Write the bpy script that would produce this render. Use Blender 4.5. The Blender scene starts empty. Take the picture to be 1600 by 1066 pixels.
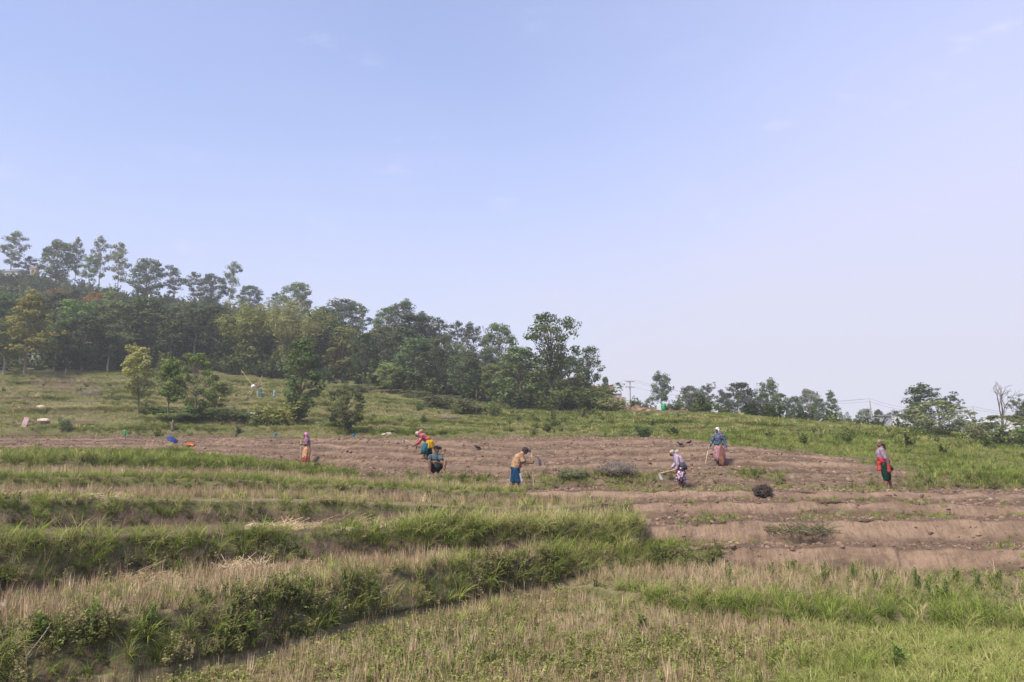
import bpy, bmesh, math, random
import numpy as np
from mathutils import Vector, Matrix, Euler
from mathutils.bvhtree import BVHTree
R = math.radians
SC = bpy.context.scene
COL = SC.collection

# ------------------------------------------------------------------ camera
EYE = 3.2                      # eye height above the lowest stubble field (z = 0)
FPX, CX, CY, HOR = 1244.0, 800.0, 533.0, 690.0   # photo pixels: focal length, centre, horizon row
PITCH = math.atan((HOR - CY) / FPX)
cam_d = bpy.data.cameras.new('camera')
cam = bpy.data.objects.new('camera', cam_d)
COL.objects.link(cam)
cam_d.sensor_width = 36.0
cam_d.lens = 36.0 * FPX / 1600.0
cam_d.clip_start, cam_d.clip_end = 0.1, 6000
cam.location = (0, 0, EYE)
cam.rotation_euler = (math.pi / 2 + PITCH, 0, 0)
SC.camera = cam

# ------------------------------------------------------------------ sky and sun
SUN_EL, SUN_AZ = R(52), R(-135)          # azimuth clockwise from +Y (the view direction)
world = bpy.data.worlds.new('World'); SC.world = world
world.use_nodes = True
wn, wl = world.node_tree.nodes, world.node_tree.links
wn.clear()
w_out = wn.new('ShaderNodeOutputWorld'); w_bg = wn.new('ShaderNodeBackground')
w_sky = wn.new('ShaderNodeTexSky'); w_sky.sky_type = 'NISHITA'; w_sky.sun_disc = False
w_sky.sun_elevation = SUN_EL; w_sky.sun_rotation = SUN_AZ
w_sky.altitude = 1400; w_sky.air_density = 1.0; w_sky.dust_density = 1.0; w_sky.ozone_density = 6.0
w_bg.inputs['Strength'].default_value = 0.12
# thin high cloud veil: denser towards the right of the view, with a few soft wisps
w_tc = wn.new('ShaderNodeTexCoord')
w_sep = wn.new('ShaderNodeSeparateXYZ'); wl.new(w_tc.outputs['Generated'], w_sep.inputs[0])
w_map = wn.new('ShaderNodeMapping'); w_map.inputs['Scale'].default_value = (1.0, 1.0, 2.6)
wl.new(w_tc.outputs['Generated'], w_map.inputs['Vector'])
w_n1 = wn.new('ShaderNodeTexNoise'); w_n1.inputs['Scale'].default_value = 1.6; w_n1.inputs['Detail'].default_value = 3
w_n2 = wn.new('ShaderNodeTexNoise'); w_n2.inputs['Scale'].default_value = 9.0; w_n2.inputs['Detail'].default_value = 7
w_n2.inputs['Roughness'].default_value = 0.62
for n in (w_n1, w_n2): wl.new(w_map.outputs[0], n.inputs['Vector'])
def wmath(op, a, b=None, clamp=False):
    m = wn.new('ShaderNodeMath'); m.operation = op; m.use_clamp = clamp
    for i, s in enumerate((a, b)):
        if s is None: continue
        if isinstance(s, (int, float)): m.inputs[i].default_value = s
        else: wl.new(s, m.inputs[i])
    return m.outputs[0]
def wramp(s, a, b):
    m = wn.new('ShaderNodeMapRange'); m.interpolation_type = 'SMOOTHSTEP'
    wl.new(s, m.inputs[0]); m.inputs[1].default_value = a; m.inputs[2].default_value = b
    return m.outputs[0]
veil = wmath('MULTIPLY', wramp(w_sep.outputs['X'], -0.15, 0.62), 0.36)
low = wmath('MULTIPLY', wmath('SUBTRACT', 1.0, wramp(w_sep.outputs['Z'], 0.0, 0.5)), 0.50)
soft = wmath('MULTIPLY', wmath('SUBTRACT', w_n1.outputs['Fac'], 0.5), 0.25)
wisp = wmath('MULTIPLY', wmath('MULTIPLY', wramp(w_n2.outputs['Fac'], 0.58, 0.80), wramp(w_n1.outputs['Fac'], 0.44, 0.64)), 0.32)
fac = wmath('MINIMUM', wmath('ADD', wmath('ADD', wmath('ADD', veil, low), 0.36), wmath('ADD', soft, wisp), True), 0.95)
w_vc = wn.new('ShaderNodeMix'); w_vc.data_type = 'RGBA'          # veil: bluish overhead, pale lavender near the horizon
wl.new(wramp(w_sep.outputs['Z'], 0.05, 0.45), w_vc.inputs['Factor'])
w_vc.inputs['A'].default_value = (3.30, 3.24, 3.76, 1); w_vc.inputs['B'].default_value = (3.15, 3.32, 4.95, 1)
w_mix = wn.new('ShaderNodeMix'); w_mix.data_type = 'RGBA'
wl.new(fac, w_mix.inputs['Factor']); wl.new(w_sky.outputs[0], w_mix.inputs['A'])
wl.new(w_vc.outputs['Result'], w_mix.inputs['B'])
wl.new(w_mix.outputs['Result'], w_bg.inputs['Color'])
wl.new(w_bg.outputs[0], w_out.inputs['Surface'])

sun_d = bpy.data.lights.new('sun', 'SUN'); sun = bpy.data.objects.new('sun', sun_d); COL.objects.link(sun)
sun_d.energy = 3.7; sun_d.angle = R(14); sun_d.color = (1.0, 0.90, 0.73)
sdir = Vector((math.sin(SUN_AZ) * math.cos(SUN_EL), math.cos(SUN_AZ) * math.cos(SUN_EL), math.sin(SUN_EL)))
sun.rotation_euler = sdir.to_track_quat('Z', 'Y').to_euler()

vs = SC.view_settings
vs.view_transform = 'Standard'; vs.look = 'None'; vs.gamma = 1.0; vs.exposure = 0.95; vs.use_curve_mapping = False
SC.cycles.use_denoising = True
SC.cycles.max_bounces = 5; SC.cycles.diffuse_bounces = 2; SC.cycles.glossy_bounces = 2
SC.cycles.transmission_bounces = 3; SC.cycles.volume_bounces = 1; SC.cycles.transparent_max_bounces = 6

# ------------------------------------------------------------------ small helpers
rng = np.random.default_rng(11)
random.seed(5)

def slope(v):
    """rise per metre of forward distance for photo row v"""
    y = (CY - np.asarray(v, float)) / FPX
    return (math.sin(PITCH) + y * math.cos(PITCH)) / (math.cos(PITCH) - y * math.sin(PITCH))
def side(u, v):
    y = (CY - np.asarray(v, float)) / FPX
    return (np.asarray(u, float) - CX) / FPX / (math.cos(PITCH) - y * math.sin(PITCH))
def row_of(Y, z):
    t = (np.asarray(z, float) - EYE) / np.asarray(Y, float)
    a = np.arctan(t) - PITCH
    return CY - FPX * np.tan(a)

def _hash(ix, iy, iz, seed):
    h = (ix.astype(np.int64) * 374761393 + iy.astype(np.int64) * 668265263 + iz.astype(np.int64) * 2147483647 + seed * 974711) & 0xffffffff
    h = ((h ^ (h >> 13)) * 1274126177) & 0xffffffff
    h = ((h ^ (h >> 16)) * 2246822519) & 0xffffffff
    return ((h ^ (h >> 15)) & 0xffffff) / float(0xffffff)
def vnoise(x, y, z=0.0, seed=0):
    x, y, z = np.broadcast_arrays(np.asarray(x, float), np.asarray(y, float), np.asarray(z, float))
    ix, iy, iz = np.floor(x), np.floor(y), np.floor(z)
    fx, fy, fz = x - ix, y - iy, z - iz
    ix, iy, iz = ix.astype(np.int64), iy.astype(np.int64), iz.astype(np.int64)
    s = lambda t: t * t * (3 - 2 * t)
    fx, fy, fz = s(fx), s(fy), s(fz)
    def c(a, b, d): return _hash(ix + a, iy + b, iz + d, seed)
    x00 = c(0,0,0) * (1-fx) + c(1,0,0) * fx; x10 = c(0,1,0) * (1-fx) + c(1,1,0) * fx
    x01 = c(0,0,1) * (1-fx) + c(1,0,1) * fx; x11 = c(0,1,1) * (1-fx) + c(1,1,1) * fx
    return ((x00 * (1-fy) + x10 * fy) * (1-fz) + (x01 * (1-fy) + x11 * fy) * fz) * 2 - 1
def fbm(x, y, z=0.0, seed=0, oct=3):
    t, a, s = 0, 1.0, 0
    for o in range(oct):
        t = t + a * vnoise(x * 2**o, y * 2**o, np.asarray(z) * 2**o, seed + o * 17); s += a; a *= 0.5
    return t / s
def sstep(x, a, b):
    t = np.clip((np.asarray(x, float) - a) / (b - a), 0, 1)
    return t * t * (3 - 2 * t)

def tag(o, label=None, cat=None, group=None, kind=None):
    if label: o['label'] = label
    if cat: o['category'] = cat
    if group: o['group'] = group
    if kind: o['kind'] = kind
    return o
def mesh_np(name, V, F, mat=None, smooth=False):
    """V (n,3) array; F (m,k) array or list of lists"""
    me = bpy.data.meshes.new(name)
    if isinstance(F, np.ndarray):
        V = np.asarray(V, float)
        me.vertices.add(len(V)); me.vertices.foreach_set('co', V.ravel())
        n, k = F.shape
        me.loops.add(n * k); me.loops.foreach_set('vertex_index', F.ravel().astype(np.int32))
        me.polygons.add(n); me.polygons.foreach_set('loop_start', np.arange(0, n * k, k, dtype=np.int32))
        me.polygons.foreach_set('loop_total', np.full(n, k, dtype=np.int32))
        me.update(calc_edges=True); me.validate()
    else:
        me.from_pydata([tuple(v) for v in V], [], F); me.update()
    if smooth: me.polygons.foreach_set('use_smooth', np.ones(len(me.polygons), bool))
    if mat: me.materials.append(mat)
    return me
def obj(name, me, parent=None, loc=None):
    o = bpy.data.objects.new(name, me); COL.objects.link(o)
    if parent: o.parent = parent
    if loc is not None: o.location = loc
    return o
def empty(name, loc=(0, 0, 0), rz=0.0, sc=1.0):
    o = bpy.data.objects.new(name, None); COL.objects.link(o)
    o.location = loc; o.rotation_euler = (0, 0, rz); o.scale = (sc,) * 3
    o.empty_display_size = 0.2
    return o

# ------------------------------------------------------------------ materials
MATS = {}
class NT:
    """thin wrapper to write node materials compactly"""
    def __init__(s, name):
        s.m = bpy.data.materials.new(name); s.m.use_nodes = True
        s.n, s.l = s.m.node_tree.nodes, s.m.node_tree.links
        s.n.clear(); s.out = s.n.new('ShaderNodeOutputMaterial')
    def put(s, sock, val):
        if hasattr(val, 'links'): s.l.new(val, sock)
        elif isinstance(val, tuple) and len(val) == 3 and sock.type == 'RGBA': sock.default_value = (*val, 1)
        else: sock.default_value = val
    def noise(s, scale, detail=3, rough=0.55, vec=None, out='Fac', dist=0.0):
        n = s.n.new('ShaderNodeTexNoise'); n.inputs['Scale'].default_value = scale
        n.inputs['Detail'].default_value = detail; n.inputs['Roughness'].default_value = rough
        n.inputs['Distortion'].default_value = dist
        if vec is not None: s.l.new(vec, n.inputs['Vector'])
        return n.outputs[out]
    def voronoi(s, scale, vec=None, out='Distance'):
        n = s.n.new('ShaderNodeTexVoronoi'); n.inputs['Scale'].default_value = scale
        if vec is not None: s.l.new(vec, n.inputs['Vector'])
        return n.outputs[out]
    def coord(s, which='Object', scale=(1, 1, 1), rot=(0, 0, 0)):
        t = s.n.new('ShaderNodeTexCoord'); m = s.n.new('ShaderNodeMapping')
        m.inputs['Scale'].default_value = scale; m.inputs['Rotation'].default_value = rot
        s.l.new(t.outputs[which], m.inputs['Vector']); return m.outputs[0]
    def ramp(s, fac, a, b, lo=0.0, hi=1.0):
        n = s.n.new('ShaderNodeMapRange'); n.interpolation_type = 'SMOOTHSTEP'
        s.put(n.inputs[0], fac)
        for i, x in enumerate((a, b, lo, hi)): n.inputs[i + 1].default_value = x
        return n.outputs[0]
    def mix(s, fac, a, b, mode='MIX'):
        n = s.n.new('ShaderNodeMix'); n.data_type = 'RGBA'; n.blend_type = mode
        s.put(n.inputs['Factor'], fac); s.put(n.inputs['A'], a); s.put(n.inputs['B'], b)
        return n.outputs['Result']
    def math(s, op, a, b=0.0, clamp=False):
        n = s.n.new('ShaderNodeMath'); n.operation = op; n.use_clamp = clamp
        s.put(n.inputs[0], a); s.put(n.inputs[1], b); return n.outputs[0]
    def attr(s, name, kind='GEOMETRY', out='Fac'):
        n = s.n.new('ShaderNodeAttribute'); n.attribute_name = name; n.attribute_type = kind
        return n.outputs[out]
    def rand(s): return s.n.new('ShaderNodeObjectInfo').outputs['Random']
    def bump(s, h, strength=0.5, dist=0.05):
        n = s.n.new('ShaderNodeBump'); n.inputs['Strength'].default_value = strength
        n.inputs['Distance'].default_value = dist; s.l.new(h, n.inputs['Height']); return n.outputs[0]
    def done(s, color, rough=0.9, normal=None, spec=0.15, metal=0.0, name=None):
        b = s.n.new('ShaderNodeBsdfPrincipled')
        s.put(b.inputs['Base Color'], color); s.put(b.inputs['Roughness'], rough)
        b.inputs['Specular IOR Level'].default_value = spec; b.inputs['Metallic'].default_value = metal
        if normal is not None: s.l.new(normal, b.inputs['Normal'])
        s.l.new(b.outputs[0], s.out.inputs['Surface']); return s.m
    def leaf(s, color, trans=0.35, rough=0.75):
        d = s.n.new('ShaderNodeBsdfDiffuse'); t = s.n.new('ShaderNodeBsdfTranslucent'); x = s.n.new('ShaderNodeMixShader')
        s.put(d.inputs['Color'], color); s.put(t.inputs['Color'], color); x.inputs[0].default_value = trans
        s.l.new(d.outputs[0], x.inputs[1]); s.l.new(t.outputs[0], x.inputs[2])
        s.l.new(x.outputs[0], s.out.inputs['Surface']); return s.m
def plain(name, col, rough=0.8, var=0.25, scale=6.0, metal=0.0, spec=0.2, bump=0.0):
    """one colour with uneven wear"""
    if name in MATS: return MATS[name]
    t = NT(name); c = t.coord('Object')
    n = t.noise(scale, 4, 0.6, c)
    k = t.ramp(n, 0.3, 0.7, 1 - var, 1 + var)
    colr = t.mix(1.0, col, t.mix(0.0, (1, 1, 1), (1, 1, 1)), 'MULTIPLY')
    mul = t.n.new('ShaderNodeVectorMath'); mul.operation = 'SCALE'
    t.l.new(colr, mul.inputs[0]); t.l.new(k, mul.inputs['Scale'])
    nm = t.bump(t.noise(scale * 4, 4, 0.6, c), bump, 0.02) if bump else None
    MATS[name] = t.done(mul.outputs[0], rough, nm, spec, metal)
    return MATS[name]

# ------------------------------------------------------------------ the terraced hillside
# Each line follows a terrace lip, a terrace foot or a field edge: knots (u, v, distance).
# The photo row gives the height at that distance; everything below is a metric 3-D sheet.
def zl(Y, z): return float(row_of(Y, z))
K_L0 = [(-100,1092,9.9),(0,1075,10.3),(200,1050,11.05),(400,1012,12.36),(600,960,14.7),(760,930,16.6),(860,915,17.7),(890,903,18.1),(960,895,18.6),(1000,890,18.8),(1140,890,18.7),(1300,893,18.3),(1600,900,17.5)]
K_L1 = [(-100,992,10.6),(0,985,11.0),(200,962,11.75),(400,932,13.1),(600,897,15.4),(760,876,17.2),(850,868,18.2),(900,872,18.7),(1000,872,19.1),(1020,862,19.3),(1140,853,19.3),(1300,853,19.0),(1600,856,18.3)]
K_L2 = [(-100,945,12.3),(0,938,12.7),(200,905,14.6),(400,890,16),(600,874,17.4),(760,866,18.3),(850,862,18.7),(900,860,19.0),(1000,858,19.4),(1020,852,19.8),(1140,848,20.0),(1300,848,19.9),(1600,850,19.3)]
K_L3 = [(-100,842,13.3),(0,842,13.7),(200,838,15.5),(400,832,16.9),(600,828,18.3),(760,824,19.2),(900,820,20),(1000,820,20.2),(1018,822,20.8),(1140,815,20.9),(1300,811,20.9),(1600,815,20.4)]
K_L4 = [(-100,827,15.5),(0,827,15.8),(200,824,17.8),(400,820,19.2),(600,814,20.5),(800,806,21.6),(960,804,22.1),(1020,806,21.7),(1140,806,21.8),(1300,805,21.9),(1600,808,21.5)]
K_L5 = [(-100,780,16.6),(200,780,18.6),(400,782,20),(600,788,21.3),(800,793,22.4),(960,789,22.9),(1000,786,22.6),(1140,783,22.6),(1300,784,22.6),(1600,788,22.2)]
K_L6 = [(-100,772,19.5),(200,771,21.5),(400,774,22.5),(600,780,23.3),(800,786,23.7),(960,782,23.9),(1140,779,23.6),(1300,780,23.6),(1600,783,23.2)]
K_L7 = [(-100,746,20.6),(200,746,22.6),(400,751,23.6),(600,761,24.2),(800,769,24.6),(960,767,24.7),(1300,768,24.5),(1600,770,24)]
K_L8 = [(-100,740,25),(200,740,27),(400,745,27.2),(600,755,26.6),(800,764,26.3),(960,762.5,26.3),(1140,763.5,26.3),(1300,764.5,26.2),(1600,766,25.6)]
K_L9 = [(-100,717,26),(200,717,28),(400,725,29),(480,729,30),(600,739,28.2),(680,743,27.5),(800,745,27.4),(960,739,27.6),(1125,732,27.9),(1300,738,27.9),(1600,745,27.5)]
K_L10 = [(-100,712,32),(200,711,33),(400,720,33.5),(480,725,35),(600,732,31),(680,739,29.5),(800,741,29),(960,735,29),(1125,729.5,30.5),(1300,734,29.5),(1600,742,29.5)]
FU = [-100, 200, 480, 800, 1125, 1300, 1600]
FIELD = [  # rows of the dug field above: (v, distance) for each of FU
 [(704,33),(702,34),(713,35.8),(729,30),(718,31.3),(722,30.5),(738,30.5)],
 [(702,35.5),(700,36.5),(711,37.5),(726,32),(716,32.6),(719,32),(736,32)],
 [(697,36.5),(695,37.5),(703,38.3),(717,33),(706,33.4),(712,33),(730,33)],
 [(696,39),(694,40),(701,40.5),(714,35.5),(704,35),(709,35),(727,35)],
 [(691,40),(690,41),(694,41.3),(703,36.5),(697,36),(702,36.2),(721,36)],
 [(690,42),(689,43),(692,44),(701,40),(695,38),(699,38),(718,38)],
 [(685,43),(685,44),(685.5,45),(690,41.5),(687,39.5),(693,39.5),(710,39.5)],
 [(684,48),(684,48),(684,48),(684,47),(681,46),(684,46),(702,46)]]
# far edge of the open grass: forest foot on the left, crest of the slope on the right
K_EDGE = [(-100,580,98),(0,580,100),(200,582,105),(400,590,110),(500,600,106),(600,612,100),(760,632,92),(900,642,86),(1000,644,76),(1130,645,72),(1250,656,68),(1350,666,66),(1500,679,62),(1600,690,60),(1750,702,58)]
# forested hill behind: half way up and its ridge
K_HALF = [(-100,500,150),(0,503,150),(200,512,155),(400,530,155),(600,568,140),(760,608,120),(900,638,100),(1000,652,95),(1250,668,95),(1600,695,85),(1750,704,80)]
K_RIDGE = [(-100,428,205),(0,430,205),(100,440,205),(200,462,205),(300,473,205),(400,490,205),(500,512,190),(600,540,175),(700,568,160),(800,600,145),(900,632,125),(960,646,120),(1000,656,120),(1250,672,125),(1600,695,120),(1750,702,115)]

# columns: fine inside the picture, coarse beyond it
UC = np.concatenate([np.array([-6000, -4200, -3000, -2200, -1600]), np.arange(-1200, -100, 30), np.arange(-100, 1700, 4.5), np.arange(1700, 2800, 30), np.array([2850, 3200, 3800, 4800, 6400])])
def knot(k):
    k = np.array(k, float)
    return np.interp(UC, k[:, 0], k[:, 1]), np.interp(UC, k[:, 0], k[:, 2])
LINES, NAMES = [], []        # each: (X, Y, Z) arrays over UC
def add_line(name, Y, Z, v=None):
    if v is None: v = row_of(np.maximum(Y, 4.0), Z)
    X = np.clip(side(UC, v) * np.maximum(Y, 7.0), -700, 700)
    LINES.append((X, np.asarray(Y, float), np.asarray(Z, float))); NAMES.append(name)
LIPS = {'l1': 0.5, 'l3': 0.45, 'l5': 0.42, 'l7': 0.42, 'l9': 0.6, 'f0': 0.4, 'f2': 0.4, 'f4': 0.4, 'f6': 0.45}
def add_knots(name, k, wob=0.0, seed=0, dv=0.0):
    v, Y = knot(k)
    n = fbm(UC / 60.0, seed * 3.1, 0, seed, 3)
    Y = Y + wob * n
    v = v + dv * fbm(UC / 45.0, seed * 1.7, 5, seed + 50, 3)
    if name in LIPS:                                  # cut banks are steep: the lip stands close behind the foot
        Y0 = LINES[-1][1]; Y = Y0 + np.maximum(Y - Y0, 0.1) * LIPS[name]
    add_line(name, Y, EYE + slope(v) * Y, v)
one = np.ones_like(UC)
right = sstep(UC, 1180, 1480)
add_line('back', -60 * one, 1.6 * one)
add_line('path', -2 * one, 1.6 * one)
add_line('path2', 2.4 * one, 1.55 * one)
add_line('bank', 5.0 * one, 0.55 + 0.35 * right)
add_line('bank2', 7.2 + 1.6 * right, 0.03 + 0.5 * right)
l0v, l0Y = knot(K_L0)
m = sstep(UC, 865, 960)
mY = np.interp(UC, [900, 1000, 1130, 1300, 1450, 1600], [17.15, 16.05, 15.0, 14.1, 13.6, 13.4]) + 0.25 * fbm(UC / 50, 3.3, 0, 9)
M0Y = np.where(UC < 865, l0Y - 0.35, (l0Y - 0.35) * (1 - m) + mY * m)
add_line('m0', M0Y, 0.0 * one + 0.03 * right)
add_line('m1', np.minimum(M0Y + 0.22, l0Y - 0.12 * (1 - m)), 0.18 * m + 0.02)
add_knots('l0', K_L0, 0.15, 1)
add_knots('l1', K_L1, 0.18, 2, 4)
add_knots('l2', K_L2, 0.15, 3)
add_knots('l3', K_L3, 0.2, 4, 4)
add_knots('l4', K_L4, 0.15, 5)
add_knots('l5', K_L5, 0.2, 6, 3)
add_knots('l6', K_L6, 0.15, 7)
add_knots('l7', K_L7, 0.2, 8, 2.5)
add_knots('l8', K_L8, 0.15, 9)
add_knots('l9', K_L9, 0.2, 10, 2.5)
add_knots('l10', K_L10, 0.15, 11)
for i, rr in enumerate(FIELD):
    add_knots('f%d' % i, [(u, a, b) for u, (a, b) in zip(FU, rr)], 0.55, 12 + i, 2.2)
# open grass: small worn terraces up to the edge
fv, fY = knot([(u, a, b) for u, (a, b) in zip(FU, FIELD[-1])]); ev, eY = knot(K_EDGE)
fZ, eZ = EYE + slope(fv) * fY, EYE + slope(ev) * eY
NG = 11
for i in range(1, NG):
    for half in (0, 1):
        t = (i + (0.14 if half else 0.0)) / NG
        wob = 0.022 * fbm(UC / 70.0, i * 2.3, half * 0.2, 40, 3)
        tz = (i - 1 + (1.0 if half else 0.12)) / NG + 0.02 * fbm(UC / 160.0, i * 1.9, 0, 44, 2)
        tt = np.clip(t + wob, 0.02, 0.98)
        add_line('g%d' % i, fY + (eY - fY) * tt, fZ + (eZ - fZ) * tz)
add_line('edge', eY, eZ, ev)
add_knots('half', K_HALF); add_knots('ridge', K_RIDGE)
rX, rY, rZ = LINES[-1]
add_line('behind', rY + 70, rZ - 14 - 0.25 * np.maximum(rZ - 6, 0))
add_line('far', np.maximum(rY + 250, 420), -12 * one)
add_line('horizon', 1000 * one, -25 * one)
SUB = {'back': 3, 'path': 3, 'path2': 4, 'bank': 5, 'bank2': 44, 'm0': 3, 'm1': 16, 'l0': 9, 'l1': 18, 'l2': 12, 'l3': 12, 'l4': 8, 'l5': 10, 'l6': 8, 'l7': 10, 'l8': 8, 'l9': 10, 'l10': 7,
       'edge': 14, 'half': 12, 'ridge': 6, 'behind': 4, 'far': 3}
PX, PY, PZ, PB, PT = [], [], [], [], []
for j in range(len(LINES) - 1):
    n = SUB.get(NAMES[j], 5 if NAMES[j][0] == 'f' else 4)
    A, B = LINES[j], LINES[j + 1]
    for q in range(n):
        t = q / n
        PX.append(A[0] + (B[0] - A[0]) * t); PY.append(A[1] + (B[1] - A[1]) * t); PZ.append(A[2] + (B[2] - A[2]) * t)
        PB.append(j); PT.append(t)
PX.append(LINES[-1][0]); PY.append(LINES[-1][1]); PZ.append(LINES[-1][2]); PB.append(len(LINES) - 1); PT.append(0)
PX, PY, PZ = np.array(PX), np.array(PY), np.array(PZ); PB, PT = np.array(PB), np.array(PT)
NR, NC = PX.shape
# round off lips and feet a little, then uneven ground
for _ in range(1):
    Z2 = PZ.copy(); Z2[1:-1] = 0.16 * PZ[:-2] + 0.68 * PZ[1:-1] + 0.16 * PZ[2:]
    keep = (PY[1:-1] < 1.5) | (PY[1:-1] > 300); Z2[1:-1][keep] = PZ[1:-1][keep]; PZ = Z2
IB = {n: i for i, n in enumerate(NAMES)}
def bi(r): return PB[:, None] * np.ones((1, NC), int)
BND = bi(0)                       # line index that starts the band of each row
UU = np.broadcast_to(UC[None, :], PX.shape)
VV = row_of(np.maximum(PY, 4.0), PZ)
# ---- what covers the ground: weights for bare soil, straw and green
riser_names = ['l0', 'l2', 'l4', 'l6', 'l8', 'l10', 'f1', 'f3', 'f5']
is_riser = np.isin(BND, [IB[n] for n in riser_names])
up = BND >= IB['f7']
dug_r = sstep(UU + 18 * fbm(PX, PY, PZ, 60), np.interp(VV, [740, 772, 790, 845, 860, 900], [800, 808, 972, 1008, 1125, 1135]), np.interp(VV, [740, 772, 790, 845, 860, 900], [812, 818, 982, 1018, 1140, 1150]))
zone_r = (BND >= IB['l0']) & (BND < IB['l8'])
soil = np.where(zone_r, dug_r, 0.0)
# the dug field in the middle: right border slants down, left arm is a thin strip
rb = np.interp(VV, [680, 700, 716, 735, 745], [1000, 1190, 1320, 1420, 1440])
lb = np.interp(VV, [683, 700, 704, 712, 722, 735, 745], [-900, -900, 290, 335, 420, 545, 600])
mid = (BND >= IB['l9']) & (BND <= IB['f6'])
wv = 25 * fbm(PX * 0.8, PY * 0.8, 0, 61)
soil = np.where(mid, sstep(UU + wv, lb - 15, lb + 15) * (1 - sstep(UU + wv, rb - 25, rb + 10)), soil)
b8 = BND == IB['l8']              # half-dug bank under the field
soil = np.where(b8, np.clip(0.25 + 1.1 * fbm(PX * 0.9, PY * 0.9, 0, 62) + 0.8 * np.exp(-((UU - 1250) / 55.0) ** 2) - 0.9 * (UU < 560), 0, 1) * (UU < 1480), soil)
straw = np.zeros_like(soil)
for n, w in (('bank2', 0.75), ('m1', 0.55), ('l1', 0.9), ('l3', 0.55), ('l5', 0.6), ('l7', 0.35)):
    straw = np.where(BND == IB[n], w, straw)
straw = np.where((BND == IB['bank2']) & (UU > 1100), straw * (1 - sstep(UU + (VV - 1000) * 1.2, 1180, 1420)), straw)
straw = np.where((BND >= IB['g1']) & (BND < IB['edge']), np.clip(0.10 + 0.6 * fbm(PX * 0.12, PY * 0.25, 0, 63), 0, 0.6), straw)
straw = straw * (1 - soil)
# worn earth on the left of the upper grass, bare track on the third terrace
worn = np.exp(-((UU - 90) / 70.0) ** 2 - ((VV - 598) / 14.0) ** 2) * 0.9 + 0.8 * np.exp(-((VV - 622) / 5.0) ** 2) * (UU < 60)
soil = np.maximum(soil, np.where((BND >= IB['g1']) & (BND < IB['edge']), worn, 0))
gr_ = np.isin(BND, [IB['g%d' % i] - 1 for i in range(1, NG)])
soil = np.maximum(soil, gr_ * (PT[:, None] < 0.45) * (0.85 * sstep(fbm(PX * 0.22, PY * 0.1, 0, 66), -0.6, 0.05)))  # earth streak at the step feet, doubling as their painted shadow line
trk = (BND == IB['l3']) * (1 - sstep(UU, 560, 640))
soil = np.maximum(soil, 0.75 * trk)
soil = np.maximum(soil, np.where(BND >= IB['edge'], 0.9 * np.exp(-((UU - 985) / 60.0) ** 2) * (BND == IB['edge']), 0))
loose = np.isin(BND, [IB[n] for n in ('l1', 'l3', 'l5', 'l7', 'f0', 'f2', 'f4', 'f6')]) * 1.0  # dark-earth weight: loose soil here, painted shade on grassy banks and steps below
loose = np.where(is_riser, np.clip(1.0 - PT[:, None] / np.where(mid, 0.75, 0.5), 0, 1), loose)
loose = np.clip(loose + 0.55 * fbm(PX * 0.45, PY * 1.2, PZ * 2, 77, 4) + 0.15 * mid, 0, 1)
loose = np.where(gr_, 1.0, loose)  # darkest earth tone on the grass steps deepens their painted shadow
face = soil * (is_riser & (zone_r | mid)) * sstep(PT[:, None] + 0.6 * fbm(PX * 0.55, PZ * 1.5, PY, 78, 4), 0.10, 0.55) * np.where(mid, np.clip(0.60 + 0.9 * fbm(PX * 0.3, PY * 0.5, 0, 79, 3), 0, 0.95), 1.0)
# earth on the lower half of grassy banks, toned dark as painted bank shade
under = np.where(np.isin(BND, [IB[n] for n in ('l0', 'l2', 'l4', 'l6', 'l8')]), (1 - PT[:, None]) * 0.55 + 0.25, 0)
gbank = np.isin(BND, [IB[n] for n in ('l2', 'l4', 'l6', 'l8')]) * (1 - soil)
soil_shade = np.maximum(soil, gbank * np.clip(1.15 - 1.1 * PT[:, None] + 0.5 * fbm(PX * 0.8, PZ, PY, 80), 0, 0.95)); loose = np.maximum(loose, gbank)
soil_shade = np.maximum(soil_shade, 0.45 * (BND == IB['l0']) * (PX < 3))
# ---- uneven surface
amp = 0.03 + 0.05 * soil + 0.05 * (up) 
PZ = PZ + amp * fbm(PX * 1.7, PY * 1.7, 0, 70, 4) + np.where((PY > 45) & (PY < 130), 0.14 * fbm(PX * 0.35, PY * 0.5, 0, 71, 3), 0)
gul = soil * is_riser
PY = PY + gul * (0.14 * fbm(PX * 0.8, PZ * 0.8, 3, 72, 5) + 0.06 * fbm(PX * 7, PZ * 2.0, 3, 74, 3)) + (1 - soil) * is_riser * 0.16 * fbm(PX * 1.1, PZ * 0.8, 3, 73, 3)
PZ = PZ + soil * mid * 0.08 * np.abs(fbm(PX * 2.6, PY * 1.4, 0, 75, 4))
PZ = PZ + np.where(BND == IB['edge'], 0.8 * np.exp(-((PX - 15.0) / 5.0) ** 2 - ((PY - 84) / 5.0) ** 2), 0)

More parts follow.
